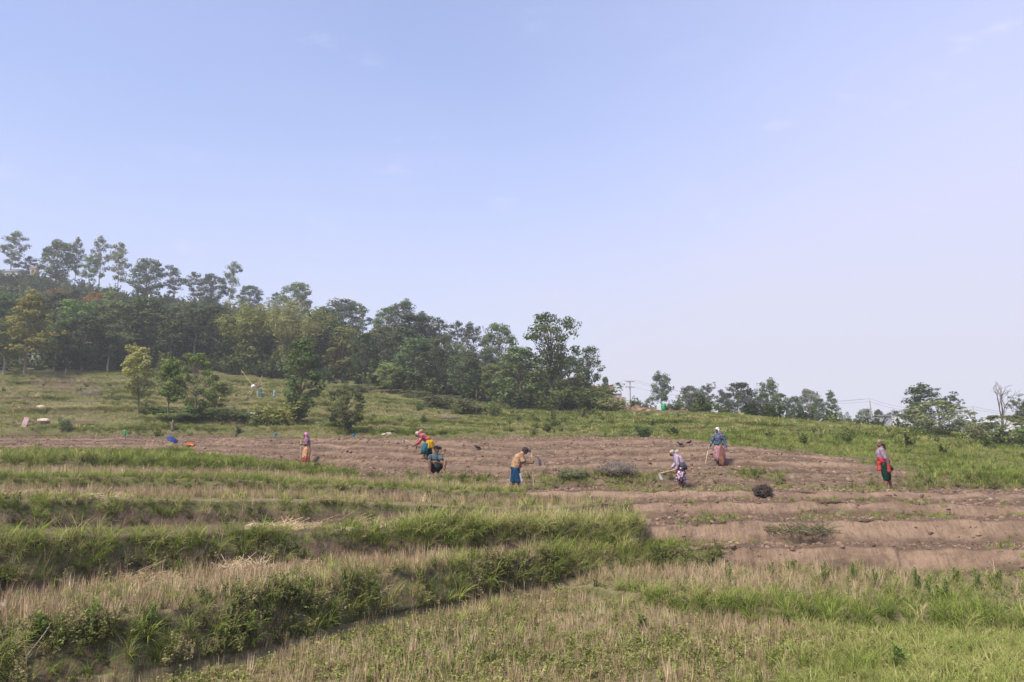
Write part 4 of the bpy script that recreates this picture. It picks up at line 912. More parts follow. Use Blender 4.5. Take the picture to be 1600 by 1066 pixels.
def ball(bm, c, r, rot=None):
    M = Matrix.Translation(Vector(c)) @ (rot.to_matrix().to_4x4() if rot else Matrix.Identity(4)) @ Matrix.Diagonal((r[0], r[1], r[2], 1))
    bmesh.ops.create_uvsphere(bm, u_segments=16, v_segments=12, radius=1.0, matrix=M)
def fuse(bm, voxel, smooth=3):
    """melt overlapping shapes of bm into one continuous surface"""
    me = bpy.data.meshes.new('fuse'); bmesh.ops.recalc_face_normals(bm, faces=bm.faces); bm.to_mesh(me); bm.free()
    o = bpy.data.objects.new('fuse', me); COL.objects.link(o)
    m = o.modifiers.new('r', 'REMESH'); m.mode = 'VOXEL'; m.voxel_size = voxel
    if smooth: s = o.modifiers.new('s', 'SMOOTH'); s.factor = 0.5; s.iterations = smooth
    dg = bpy.context.evaluated_depsgraph_get(); out = bpy.data.meshes.new_from_object(o.evaluated_get(dg))
    bpy.data.objects.remove(o); bpy.data.meshes.remove(me)
    return out
def hand(bm, wrist, elbow, curl=0.9, thumb=1.0, grip=None):
    """palm, four unequal fingers with knuckle bends and a side thumb"""
    w, e = vec(*wrist), vec(*elbow); d = w - e; d /= np.linalg.norm(d)
    pn_ = vec(*(grip if grip is not None else (0, -0.6, -0.8))); pn_ = pn_ - d * pn_.dot(d); pn_ /= np.linalg.norm(pn_) + 1e-9   # palm side
    s = np.cross(d, pn_) * thumb
    cone_part(bm, w - d * 0.01, w + d * 0.075, 0.026, 0.034, 10, 'round', (1, 0.6) if abs(s[1]) < 0.7 else (0.75, 1))
    for i, l in enumerate((0.068, 0.078, 0.073, 0.056)):
        b = w + d * 0.082 + s * (0.030 - 0.019 * i); th = 0.15; p = b; dd = d
        for k, f in enumerate((0.45, 0.32, 0.25)):
            th += curl * (0.7 if k else 0.35); nd = d * math.cos(th) + pn_ * math.sin(th); q = p + nd * l * f
            cone_part(bm, p, q, 0.0095 - 0.0012 * k, 0.0088 - 0.0012 * k, 8); p = q
    b = w + d * 0.025 + s * 0.028; q = b + (s * 0.75 + d * 0.5 + pn_ * 0.35) * 0.042; r_ = q + (d * 0.7 + pn_ * 0.6 + s * 0.1) * 0.032
    cone_part(bm, b, q, 0.0125, 0.0105, 8); cone_part(bm, q, r_, 0.0105, 0.008, 8)
def head_rot(face):
    """rotation taking -Y (face forward) to the given direction"""
    return Vector((0, -1, 0)).rotation_difference(Vector(face).normalized())
def make_body(J, face, skin, hk=1.0, curl=0.9, grips=((0, -0.5, -0.8), (0, -0.5, -0.8))):
    """one continuous skin mesh: torso, limbs, neck, head with nose and ears, plus fingered hands"""
    bm = bmesh.new()
    P, Cc, N, H = (vec(*J[k]) for k in ('pelvis', 'chest', 'neck', 'head'))
    cone_part(bm, P, (P + Cc) / 2, 0.135, 0.118, fl=(1, 0.8)); cone_part(bm, (P + Cc) / 2, Cc, 0.118, 0.145, fl=(1, 0.75))
    cone_part(bm, Cc, N, 0.12, 0.055); cone_part(bm, N, H - (H - N) * 0.2, 0.052, 0.05)
    for s in ('l', 'r'):
        S, E, W = (vec(*J[k + s]) for k in ('sh', 'el', 'wr'))
        cone_part(bm, Cc * 0.5 + N * 0.5, S, 0.07, 0.062); cone_part(bm, S, E, 0.052, 0.040); cone_part(bm, E, W, 0.040, 0.026)
        A, B, D = (vec(*J[k + s]) for k in ('hip', 'kn', 'an'))
        cone_part(bm, A, B, 0.088, 0.058); cone_part(bm, B, B * 0.55 + D * 0.45, 0.055, 0.056); cone_part(bm, B * 0.55 + D * 0.45, D, 0.055, 0.034)
        T = vec(*J['toe' + s]); hl = D - (T - D) * 0.22; hl[2] = T[2] + 0.012
        cone_part(bm, D, hl, 0.034, 0.034); cone_part(bm, hl, T, 0.036, 0.034, fl=(1, 0.8)); cone_part(bm, D, (T + D) / 2, 0.034, 0.036)
    q = head_rot(face)
    def hp(x, y, z): return H + np.array(q @ Vector((x, y, z))) * hk
    ball(bm, hp(0, 0.012, 0.025), (0.075 * hk, 0.092 * hk, 0.088 * hk), q); ball(bm, hp(0, -0.02, -0.045), (0.058 * hk, 0.066 * hk, 0.066 * hk), q)
    cone_part(bm, hp(0, -0.082, 0.012), hp(0, -0.102, -0.024), 0.010 * hk, 0.017 * hk, 8)
    for s in (-1, 1): ball(bm, hp(s * 0.076, 0.008, -0.008), (0.012, 0.022, 0.033), q)
    ball(bm, hp(0, -0.078, -0.062), (0.026, 0.013, 0.011), q)
    body = fuse(bm, 0.0115, 3)
    bm = bmesh.new()
    for s, cu in (('l', grips[0]), ('r', grips[1])):
        hand(bm, J['wr' + s], J['el' + s], curl, 1.0 if s == 'l' else -1.0, cu)
    hm = fuse(bm, 0.0045, 1)
    bm = bmesh.new(); bm.from_mesh(body); bm.from_mesh(hm); me = bpy.data.meshes.new('body'); bm.to_mesh(me); bm.free()
    me.polygons.foreach_set('use_smooth', np.ones(len(me.polygons), bool)); me.materials.append(skin)
    return me, hp, q
def skin_mat(name, c): 
    t = NT(name); n = t.noise(14, 3, 0.5, t.coord('Object'))
    return t.done(t.mix(t.ramp(n, 0.3, 0.7), c, tuple(x * 0.78 for x in c)), 0.6, None, 0.3)
SKIN = skin_mat('skin_brown', (0.22, 0.115, 0.075)); SKIN2 = skin_mat('skin_dark', (0.15, 0.080, 0.055))
def cloth_mat(name, base, spots=None, scale=30.0, lo=0.45, hi=0.5, check=False, stripe=None):
    """cloth with weave, folds of tone and an optional printed pattern"""
    t = NT(name); oc = t.coord('Object'); n = t.noise(7, 4, 0.6, oc)
    base = tuple(x * 0.72 for x in base); col = t.mix(t.ramp(n, 0.35, 0.65), base, tuple(x * 0.6 for x in base))
    if spots:
        for k, sc in enumerate(spots):
            v = t.noise(scale * (1 + 0.35 * k), 1, 0.4, t.coord('Object', rot=(0.3 * k, 0.5 * k, 0.2)))
            col = t.mix(t.ramp(v, lo + 0.08, hi + 0.1), col, tuple(x * 0.75 for x in sc))
    if check:
        for ax in ((1, 0.3, 0), (0.0, 0.3, 1)):
            w = t.n.new('ShaderNodeTexWave'); w.inputs['Scale'].default_value = scale * 0.35; t.l.new(t.coord('Object', ax), w.inputs['Vector'])
            col = t.mix(t.ramp(w.outputs['Fac'], 0.55, 0.8, 0, 0.5), col, check)
    return t.done(col, 0.9, t.bump(t.noise(9, 4, 0.6, oc), 0.9, 0.05), 0.1)
def drape(rings, mat, name, parent, n=40, folds=9, amp=0.02, thick=0.006, seed=0, top_open=False):
    """cloth tube: rings of (centre, rx, ry) from top to hem, with folds growing to the hem"""
    r = np.random.default_rng(seed); ph = r.uniform(0, 6.28, 3); V, F = [], []
    m_ = len(rings)
    for i, (c, rx, ry) in enumerate(rings):
        t = i / (m_ - 1)
        for k in range(n):
            a = 6.28318 * k / n
            f = 1 + (amp * (0.2 + t) * (math.sin(folds * a + ph[0]) + 0.6 * math.sin((folds * 1.7) // 1 * a + ph[1]))) / max(rx, ry)
            V.append((c[0] + math.cos(a) * rx * f, c[1] + math.sin(a) * ry * f, c[2] + 0.012 * t * math.sin(3 * a + ph[2])))
    for i in range(m_ - 1):
        for k in range(n): F.append([i * n + k, i * n + (k + 1) % n, (i + 1) * n + (k + 1) % n, (i + 1) * n + k])
    me = mesh_np(name, np.array(V), F, mat, True); o = obj(name, me, parent)
    s = o.modifiers.new('thick', 'SOLIDIFY'); s.thickness = thick
    return o
def solid(name, parent, mat, parts, voxel=0.011, smooth=2):
    """garment or tool part melted from shapes: ('c', p, q, r1, r2[, cap, fl]) or ('b', centre, radii[, rot])"""
    bm = bmesh.new()
    for p in parts:
        if p[0] == 'c': cone_part(bm, p[1], p[2], p[3], p[4], 16, p[5] if len(p) > 5 else 'flat', p[6] if len(p) > 6 else (1, 1))
        else: ball(bm, p[1], p[2], p[3] if len(p) > 3 else None)
    me = fuse(bm, voxel, smooth); me.polygons.foreach_set('use_smooth', np.ones(len(me.polygons), bool)); me.materials.append(mat)
    return obj(name, me, parent)
M_EYE = plain('eye', (0.03, 0.02, 0.015), 0.3, 0.1); M_LIP = plain('lips', (0.20, 0.075, 0.06), 0.6, 0.1); M_HAIR = plain('black_hair', (0.012, 0.010, 0.009), 0.5, 0.2)
def face_parts(root, hp, q, hk=1.0):
    for s in (-1, 1):
        bm = bmesh.new(); ball(bm, hp(s * 0.031, -0.074, 0.010), (0.014, 0.010, 0.007), q); me = bpy.data.meshes.new('eye'); bm.to_mesh(me); bm.free(); me.materials.append(M_EYE); obj('eye', me, root)
        bm = bmesh.new(); cone_part(bm, hp(s * 0.014, -0.082, 0.030), hp(s * 0.050, -0.068, 0.032), 0.005, 0.003, 8); me = bpy.data.meshes.new('eyebrow'); bm.to_mesh(me); bm.free(); me.materials.append(M_HAIR); obj('eyebrow', me, root)
    bm = bmesh.new(); ball(bm, hp(0, -0.086, -0.052), (0.024, 0.008, 0.007), q); me = bpy.data.meshes.new('mouth'); bm.to_mesh(me); bm.free(); me.materials.append(M_LIP); obj('mouth', me, root)
def person(u, v, Y, J, face, skin, label, sc=1.0, **kw):
    best = min((abs(float(row_of(y_, on_ground(u, v, y_).z)) - v) + 0.8 * abs(y_ - Y), y_) for y_ in np.arange(Y - 2.5, Y + 2.6, 0.1))
    p = on_ground(u, v, best[1]); print('person', u, v, Y, best, float(row_of(p.y, p.z)))
    root = empty('person', p, math.atan2(-p.x, p.y), sc)
    tag(root, label, 'person', 'people working the terraces')
    me, hp, q = make_body(J, face, skin, **kw); obj('body', me, root); face_parts(root, hp, q)
    return root, hp, q, p
def scarf(root, hp, q, mat, H, tail=None, name='headscarf', cover=1.0):
    """cloth wrapped over crown, sides and nape, leaving the face free"""
    parts = [('b', hp(0, 0.026, 0.038), (0.090, 0.094, 0.094), q), ('b', hp(0, 0.058, -0.035), (0.088, 0.066, 0.10), q)]
    for s in (-1, 1): parts.append(('c', hp(s * 0.072, 0.0, 0.02), hp(s * 0.062, 0.015, -0.12), 0.030, 0.034, 'round'))
    parts.append(('c', hp(-0.05, 0.02, -0.13), hp(0.05, 0.02, -0.13), 0.045, 0.045, 'round'))
    if tail: parts.append(('c', hp(*tail[0]), hp(*tail[1]), 0.05, 0.075, 'round', (1, 0.4)))
    return solid(name, root, mat, parts, 0.010, 2)
def rod(name, p, q, r1, r2, mat, parent, bend=0.0):
    V, F = [], []; p, q = vec(*p), vec(*q); P = []
    for k in range(7):
        t = k / 6; P.append(p + (q - p) * t + vec(0.3, 1, 0) * bend * math.sin(3.14 * t) * 0.5 + vec(0.004 * math.sin(9 * t), 0.003 * math.cos(7 * t), 0))
    tube(P, [r1 + (r2 - r1) * k / 6 for k in range(7)], 8, V, F)
    b = len(V) - 8; F += [[7, 6, 5, 4, 3, 2, 1, 0], [b + k for k in range(8)]]
    me = mesh_np(name, np.array(V), F, mat, True); return obj(name, me, parent)
M_WOOD = plain('tool_wood', (0.36, 0.27, 0.18), 0.8, 0.3, 12); M_IRON = plain('tool_iron', (0.16, 0.15, 0.15), 0.45, 0.3, 10, 0.6); M_STEEL = plain('worn_steel', (0.62, 0.62, 0.64), 0.35, 0.15, 10, 0.4)
def blade(name, c, out, down, w, h, mat, parent, th=0.006):
    """flat hoe blade: top edge centre c, pointing along down, width along w direction, slightly tapered and curved"""
    c, out, dn, wd = vec(*c), vec(*out), vec(*down), vec(*w)
    V, F = [], []
    for side_ in (0, 1):
        for i in range(4):
            t = i / 3; k = 0.8 + 0.2 * t
            for j in (-1, -0.4, 0.4, 1): V.append(c + dn * h * t + wd * j * 0.5 * k + out * (0.02 * math.sin(3 * t) + th * side_))
    for s_ in (0, 16):
        for i in range(3):
            for j in range(3):
                a = s_ + i * 4 + j; F.append([a, a + 1, a + 5, a + 4] if s_ else [a, a + 4, a + 5, a + 1])
    ring = [0, 1, 2, 3, 7, 11, 15, 14, 13, 12, 8, 4]
    for i in range(12): a, b = ring[i], ring[(i + 1) % 12]; F.append([a, b, b + 16, a + 16])
    return obj(name, mesh_np(name, np.array(V), F, mat), parent)

# --- coordinates below: x to the right of the photo, y away from the camera, z up, metres from the feet
# 1: woman in pink headscarf, profile to the left, holding a stick
J = dict(pelvis=(0.02, 0, 0.78), chest=(0.02, 0, 1.08), neck=(-0.01, 0, 1.22), head=(-0.06, 0, 1.35), shl=(0.0, -0.15, 1.16), ell=(0.02, -0.20, 0.93), wrl=(-0.20, -0.14, 0.90), shr=(0.0, 0.15, 1.16), elr=(-0.02, 0.18, 0.93), wrr=(-0.22, 0.06, 0.88),
         hipl=(0.02, -0.08, 0.76), knl=(0.0, -0.08, 0.42), anl=(0.02, -0.08, 0.06), toel=(-0.14, -0.09, 0.03), hipr=(0.02, 0.08, 0.76), knr=(0.03, 0.08, 0.42), anr=(0.06, 0.08, 0.06), toer=(-0.10, 0.09, 0.03))
W1, hp, q, p1 = person(478, 724, 35.0, J, (-0.95, -0.25, -0.12), SKIN2, 'woman in pink headscarf, mauve jacket and orange spotted skirt, facing left', 0.89)
scarf(W1, hp, q, cloth_mat('pink_scarf', (0.75, 0.28, 0.58), [(0.85, 0.45, 0.72)], 18), None, ((0, 0.09, -0.05), (0.0, 0.13, -0.16)))
solid('jacket', W1, cloth_mat('mauve_jacket', (0.26, 0.14, 0.20), [(0.40, 0.24, 0.32)], 22), [('c', (0.03, 0, 0.80), (0.02, 0, 1.08), 0.165, 0.165, 'flat', (1, 0.95)), ('c', (0.02, 0, 1.08), (-0.01, 0, 1.22), 0.155, 0.07, 'round'), ('c', (0, -0.15, 1.16), (0.02, -0.20, 0.93), 0.075, 0.06, 'round'), ('c', (0.02, -0.20, 0.93), (-0.16, -0.15, 0.905), 0.058, 0.045, 'flat'), ('c', (0, 0.15, 1.16), (-0.02, 0.18, 0.93), 0.075, 0.06, 'round'), ('c', (-0.02, 0.18, 0.93), (-0.18, 0.08, 0.89), 0.058, 0.045, 'flat')])
drape([((0.02, 0, 0.84), 0.150, 0.165), ((0.03, 0, 0.7), 0.185, 0.19), ((0.02, 0, 0.5), 0.19, 0.19), ((0.0, 0, 0.3), 0.17, 0.18), ((0.0, 0, 0.20), 0.16, 0.175)], cloth_mat('orange_print', (0.78, 0.40, 0.22), [(0.10, 0.05, 0.05), (0.85, 0.62, 0.40)], 26, 0.52, 0.56), 'skirt', W1, seed=1)
drape([((0.0, 0, 0.24), 0.165, 0.178), ((0.0, 0, 0.14), 0.175, 0.18), ((0.0, 0, 0.07), 0.18, 0.185)], cloth_mat('red_hem', (0.50, 0.03, 0.06)), 'skirt_hem', W1, seed=2)
st = empty('digging_stick', p1 + W1.matrix_basis.to_3x3() @ Vector((-0.27, -0.04, 0))); tag(st, 'thin stick held by the woman in pink headscarf', 'stick')
rod('shaft', (0.0, 0, 0.0), (0.0, 0.02, 0.98), 0.018, 0.018, M_WOOD, st); rod('grip_end', (0.0, 0.02, 0.96), (-0.02, 0.02, 1.04), 0.017, 0.012, M_WOOD, st)

# 2: woman bent over with yellow waist cloth
J = dict(pelvis=(0.16, 0, 0.72), chest=(-0.10, 0, 0.93), neck=(-0.24, 0, 1.00), head=(-0.36, 0, 1.02), shl=(-0.17, -0.15, 0.94), ell=(-0.26, -0.19, 0.70), wrl=(-0.43, -0.12, 0.60), shr=(-0.17, 0.15, 0.94), elr=(-0.28, 0.17, 0.71), wrr=(-0.36, 0.04, 0.56),
         hipl=(0.14, -0.09, 0.70), knl=(-0.02, -0.10, 0.40), anl=(-0.06, -0.10, 0.06), toel=(-0.22, -0.11, 0.03), hipr=(0.15, 0.09, 0.70), knr=(0.12, 0.10, 0.38), anr=(0.16, 0.10, 0.06), toer=(0.02, 0.12, 0.03))
W2, hp, q, p2 = person(665, 717, 32.6, J, (-0.85, -0.05, -0.55), SKIN, 'woman bent over her hoe in pink and red top with yellow waist cloth', 1.02)
scarf(W2, hp, q, cloth_mat('pale_pink_scarf', (0.72, 0.36, 0.36), [(0.80, 0.62, 0.60)], 20), None, ((0.0, 0.10, 0.0), (0.02, 0.22, 0.06)))
solid('blouse', W2, cloth_mat('red_blouse', (0.36, 0.055, 0.065), [(0.62, 0.22, 0.23)], 13, 0.42, 0.5), [('c', (0.12, 0, 0.76), (-0.10, 0, 0.93), 0.155, 0.165, 'flat', (0.9, 1)), ('c', (-0.10, 0, 0.93), (-0.23, 0, 1.0), 0.155, 0.08, 'round'), ('c', (-0.17, -0.15, 0.94), (-0.26, -0.19, 0.70), 0.075, 0.060, 'round'), ('c', (-0.26, -0.19, 0.70), (-0.40, -0.13, 0.615), 0.056, 0.042, 'flat'), ('c', (-0.17, 0.15, 0.94), (-0.28, 0.17, 0.71), 0.075, 0.060, 'round'), ('c', (-0.28, 0.17, 0.71), (-0.34, 0.07, 0.60), 0.056, 0.042, 'flat')])
drape([((0.13, 0, 0.80), 0.14, 0.17), ((0.15, 0, 0.68), 0.175, 0.19), ((0.14, 0, 0.5), 0.185, 0.19), ((0.13, 0, 0.44), 0.185, 0.19)], cloth_mat('yellow_cloth', (0.85, 0.48, 0.02)), 'waist_cloth', W2, seed=3, folds=7)
drape([((0.02, -0.09, 0.66), 0.12, 0.12), ((-0.03, -0.10, 0.42), 0.14, 0.12), ((-0.06, -0.10, 0.22), 0.135, 0.12)], cloth_mat('teal_cloth', (0.02, 0.16, 0.22)), 'trouser_leg', W2, seed=4, folds=6)
drape([((0.15, 0.09, 0.66), 0.12, 0.11), ((0.13, 0.10, 0.42), 0.115, 0.11), ((0.16, 0.10, 0.12), 0.10, 0.10)], cloth_mat('navy_cloth', (0.012, 0.045, 0.085)), 'trouser_leg', W2, seed=5, folds=6)
h2 = empty('hoe', p2 + W2.matrix_basis.to_3x3() @ Vector((-0.40, -0.06, 0.0))); tag(h2, 'long-handled hoe swung by the woman with the yellow waist cloth', 'hoe')
rod('handle', (0.22, 0.0, 0.46), (-0.46, -0.02, 0.80), 0.022, 0.024, M_WOOD, h2); blade('blade', (-0.47, -0.02, 0.81), (-0.9, 0, 0.4), (-0.35, -0.2, -0.9), (0.1, 0.16, 0.0), 0.14, M_STEEL, h2)

# 3: man sitting on the bank, knees up
J = dict(pelvis=(0.0, 0.10, 0.16), chest=(0.0, 0.04, 0.52), neck=(0.02, 0.0, 0.66), head=(0.04, -0.03, 0.80), shl=(-0.18, 0.02, 0.57), ell=(-0.22, -0.16, 0.38), wrl=(-0.03, -0.27, 0.40), shr=(0.19, 0.02, 0.57), elr=(0.21, -0.16, 0.34), wrr=(0.03, -0.30, 0.37),
         hipl=(-0.09, 0.06, 0.14), knl=(-0.19, -0.33, 0.42), anl=(-0.17, -0.40, 0.06), toel=(-0.18, -0.57, 0.03), hipr=(0.09, 0.06, 0.14), knr=(0.33, -0.24, 0.40), anr=(0.27, -0.38, 0.06), toer=(0.30, -0.54, 0.03))
W3, hp, q, p3 = person(680, 740, 28.6, J, (0.85, -0.5, -0.05), SKIN2, 'man sitting on the bank in grey-blue T-shirt, dark shorts and dark cap', 1.04, curl=1.2, grips=((0.3, -0.2, -1), (-0.3, -0.2, -1)))
tee = cloth_mat('grey_blue_tee', (0.10, 0.165, 0.19)); brim = head_rot((0.85, -0.5, -0.05))
solid('t_shirt', W3, tee, [('c', (0.0, 0.10, 0.14), (0.0, 0.04, 0.52), 0.165, 0.175, 'flat', (1.05, 0.8)), ('c', (0, 0.04, 0.52), (0.02, 0, 0.65), 0.16, 0.075, 'round'), ('c', (-0.15, 0.02, 0.57), (-0.215, -0.10, 0.45), 0.085, 0.078, 'flat'), ('c', (0.16, 0.02, 0.57), (0.212, -0.10, 0.44), 0.085, 0.078, 'flat')])
solid('shorts', W3, cloth_mat('dark_shorts', (0.018, 0.02, 0.028)), [('b', (0.0, 0.08, 0.13), (0.19, 0.16, 0.13)), ('c', (-0.09, 0.04, 0.14), (-0.165, -0.22, 0.35), 0.108, 0.085, 'flat'), ('c', (0.09, 0.04, 0.14), (0.25, -0.13, 0.32), 0.108, 0.085, 'flat')])
def cap_on(root, hp, q, mat):
    o = solid('cap', root, mat, [('b', hp(0, 0.016, 0.052), (0.086, 0.098, 0.074), q), ('c', hp(0, -0.06, 0.052), hp(0, -0.155, 0.040), 0.062, 0.052, 'round', (1, 0.13) if abs((q @ Vector((0, -1, 0))).x) < 0.5 else (1, 0.16))], 0.009, 1)
    solid('hair', root, M_HAIR, [('b', hp(0, 0.035, 0.010), (0.079, 0.076, 0.062), q)], 0.010, 1); return o
cap_on(W3, hp, q, cloth_mat('dark_cap', (0.022, 0.020, 0.030)))

# 4: man leaning forward with a hoe, seen from the left behind the grass
J = dict(pelvis=(-0.06, 0, 0.80), chest=(0.08, 0, 1.12), neck=(0.18, 0, 1.25), head=(0.27, -0.01, 1.33), shl=(0.12, -0.17, 1.18), ell=(0.22, -0.22, 0.92), wrl=(0.44, -0.16, 0.93), shr=(0.14, 0.17, 1.18), elr=(0.26, 0.20, 0.94), wrr=(0.48, 0.06, 0.96),
         hipl=(-0.05, -0.09, 0.78), knl=(0.08, -0.10, 0.43), anl=(0.02, -0.10, 0.07), toel=(0.19, -0.11, 0.03), hipr=(-0.06, 0.09, 0.78), knr=(-0.08, 0.10, 0.42), anr=(-0.20, 0.10, 0.08), toer=(-0.04, 0.11, 0.03))
W4, hp, q, p4 = person(808, 768, 25.6, J, (0.88, -0.28, -0.28), SKIN2, 'man in tan T-shirt, blue shorts and purple-grey cap leaning forward with a hoe', 0.93, curl=1.3, grips=((0.3, 0.9, 0.2), (0.3, -0.9, 0.2)))
solid('t_shirt', W4, cloth_mat('tan_tee', (0.55, 0.345, 0.215)), [('c', (-0.07, 0, 0.76), (0.08, 0, 1.12), 0.175, 0.178, 'flat', (1, 1.0)), ('c', (0.08, 0, 1.12), (0.17, 0, 1.24), 0.165, 0.08, 'round'), ('c', (0.11, -0.15, 1.18), (0.205, -0.21, 0.96), 0.092, 0.078, 'flat'), ('c', (0.13, 0.15, 1.18), (0.24, 0.20, 0.97), 0.092, 0.078, 'flat')])
blue = cloth_mat('blue_shorts', (0.018, 0.075, 0.18))
solid('shorts', W4, blue, [('b', (-0.06, 0, 0.77), (0.165, 0.175, 0.12)), ('c', (-0.05, -0.09, 0.76), (0.06, -0.10, 0.30), 0.125, 0.120, 'flat'), ('c', (-0.06, 0.09, 0.76), (-0.12, 0.10, 0.30), 0.125, 0.120, 'flat')])
solid('side_stripe', W4, cloth_mat('white_stripe', (0.70, 0.68, 0.70)), [('c', (0.10, -0.19, 0.60), (0.155, -0.175, 0.33), 0.030, 0.036, 'flat')], 0.008, 1)
cap_on(W4, hp, q, cloth_mat('purple_cap', (0.085, 0.070, 0.10)))
h4 = empty('hoe', p4 + W4.matrix_basis.to_3x3() @ Vector((0.53, -0.05, 0))); tag(h4, 'hoe with curved neck and dark blade held upright by the man in tan T-shirt', 'hoe')
rod('handle', (0.02, 0.02, 0.0), (-0.04, 0, 1.16), 0.016, 0.015, M_WOOD, h4); rod('neck', (-0.05, 0, 1.15), (0.14, -0.01, 1.03), 0.013, 0.013, M_IRON, h4, 0.0); blade('blade', (0.145, -0.02, 1.03), (0.8, -0.6, 0.1), (0.30, -0.05, -0.95), (0.09, 0.13, 0.03), 0.26, M_IRON, h4)

# 5: woman bent slightly forward, lilac shirt, printed trousers
J = dict(pelvis=(0.12, 0, 0.80), chest=(0.00, 0, 1.05), neck=(-0.10, 0, 1.17), head=(-0.19, 0, 1.23), shl=(-0.03, -0.15, 1.10), ell=(0.0, -0.20, 0.86), wrl=(-0.06, -0.17, 0.66), shr=(-0.05, 0.15, 1.10), elr=(-0.10, 0.19, 0.86), wrr=(-0.24, 0.0, 0.70),
         hipl=(0.10, -0.08, 0.78), knl=(0.05, -0.09, 0.42), anl=(0.05, -0.09, 0.06), toel=(-0.11, -0.10, 0.03), hipr=(0.12, 0.08, 0.78), knr=(0.15, 0.09, 0.42), anr=(0.17, 0.09, 0.07), toer=(0.02, 0.12, 0.03))
W5, hp, q, p5 = person(1060, 764, 25.8, J, (-0.86, -0.12, -0.5), SKIN, 'woman hoeing in lilac shirt, printed headscarf and purple and white trousers', 0.91, curl=1.3, grips=((-0.5, 0.7, -0.3), (-0.5, -0.7, 0.3)))
scarf(W5, hp, q, cloth_mat('print_scarf', (0.36, 0.42, 0.44), [(0.62, 0.30, 0.22), (0.62, 0.60, 0.45)], 24), None, ((0.0, 0.10, -0.02), (0.0, 0.20, -0.05)))
solid('shirt', W5, cloth_mat('lilac_shirt', (0.60, 0.46, 0.62), [(0.62, 0.26, 0.38)], 9, 0.56, 0.62), [('c', (0.09, 0, 0.84), (0.0, 0, 1.05), 0.15, 0.16, 'flat', (1, 0.95)), ('c', (0, 0, 1.05), (-0.10, 0, 1.17), 0.15, 0.08, 'round'), ('c', (-0.03, -0.15, 1.10), (0, -0.20, 0.86), 0.078, 0.062, 'round'), ('c', (0, -0.20, 0.86), (-0.05, -0.175, 0.69), 0.060, 0.048, 'flat'), ('c', (-0.05, 0.15, 1.10), (-0.10, 0.19, 0.86), 0.078, 0.062, 'round'), ('c', (-0.10, 0.19, 0.86), (-0.21, 0.04, 0.735), 0.060, 0.046, 'flat')])
drape([((0.07, 0, 0.93), 0.165, 0.175), ((0.12, 0, 0.80), 0.18, 0.19), ((0.12, 0, 0.66), 0.185, 0.19)], cloth_mat('dotted_wrap', (0.055, 0.050, 0.060), [(0.22, 0.21, 0.23)], 60), 'waist_cloth', W5, seed=6, folds=7)
pr = cloth_mat('purple_print', (0.16, 0.03, 0.12), [(0.72, 0.60, 0.70)], 15, 0.40, 0.44)
drape([((0.10, -0.08, 0.74), 0.12, 0.11), ((0.05, -0.09, 0.46), 0.105, 0.10), ((0.04, -0.09, 0.24), 0.095, 0.095)], pr, 'trouser_leg', W5, seed=7, folds=5)
drape([((0.12, 0.08, 0.74), 0.12, 0.11), ((0.15, 0.09, 0.46), 0.10, 0.10), ((0.17, 0.09, 0.14), 0.09, 0.09)], pr, 'trouser_leg', W5, seed=8, folds=5)
h5 = empty('hoe', p5 + W5.matrix_basis.to_3x3() @ Vector((-0.45, -0.08, 0))); tag(h5, 'hoe with bright steel blade in the hands of the woman in lilac', 'hoe')
rod('handle', (0.46, -0.06, 0.64), (-0.16, 0.02, 0.48), 0.022, 0.022, M_WOOD, h5); blade('blade', (-0.17, 0.02, 0.47), (-0.7, -0.6, 0.2), (0.35, -0.15, -0.92), (0.10, 0.10, 0.0), 0.20, M_STEEL, h5)

# 6: woman in white headscarf, facing the camera
J = dict(pelvis=(0.02, 0, 0.82), chest=(0.0, 0, 1.12), neck=(-0.01, 0, 1.27), head=(-0.04, -0.02, 1.40), shl=(-0.16, 0, 1.21), ell=(-0.24, -0.02, 0.96), wrl=(-0.36, -0.10, 0.76), shr=(0.16, 0, 1.21), elr=(0.25, 0.02, 0.96), wrr=(0.28, -0.04, 0.72),
         hipl=(-0.07, 0, 0.80), knl=(-0.07, -0.02, 0.43), anl=(-0.05, 0.02, 0.06), toel=(-0.08, -0.14, 0.03), hipr=(0.09, 0, 0.80), knr=(0.09, -0.02, 0.43), anr=(0.09, 0.02, 0.06), toer=(0.12, -0.14, 0.03))
W6, hp, q, p6 = person(1124, 729, 30.4, J, (-0.55, -0.8, -0.25), SKIN2, 'woman in white headscarf, blue patterned blouse and pink skirt leaning on a stick', 0.98, grips=((0.3, -0.6, -0.2), (-0.5, -0.4, -0.2)))
scarf(W6, hp, q, cloth_mat('white_scarf', (0.80, 0.78, 0.80)), None, ((0.04, 0.05, -0.04), (0.05, 0.07, -0.17)))
solid('blouse', W6, cloth_mat('blue_print', (0.055, 0.085, 0.17), [(0.24, 0.27, 0.38)], 32), [('c', (0.01, 0, 0.88), (0, 0, 1.12), 0.155, 0.17, 'flat', (0.8, 1.0)), ('c', (0, 0, 1.12), (-0.01, 0, 1.27), 0.16, 0.07, 'round'), ('c', (-0.16, 0, 1.21), (-0.24, -0.02, 0.96), 0.076, 0.060, 'round'), ('c', (-0.24, -0.02, 0.96), (-0.34, -0.09, 0.795), 0.058, 0.046, 'flat'), ('c', (0.16, 0, 1.21), (0.25, 0.02, 0.96), 0.076, 0.060, 'round'), ('c', (0.25, 0.02, 0.96), (0.278, -0.03, 0.76), 0.058, 0.046, 'flat')])
drape([((0.01, 0, 0.94), 0.17, 0.14), ((0.015, 0, 0.84), 0.18, 0.15)], cloth_mat('teal_waist', (0.045, 0.15, 0.19)), 'waistband', W6, seed=9, folds=5, amp=0.006)
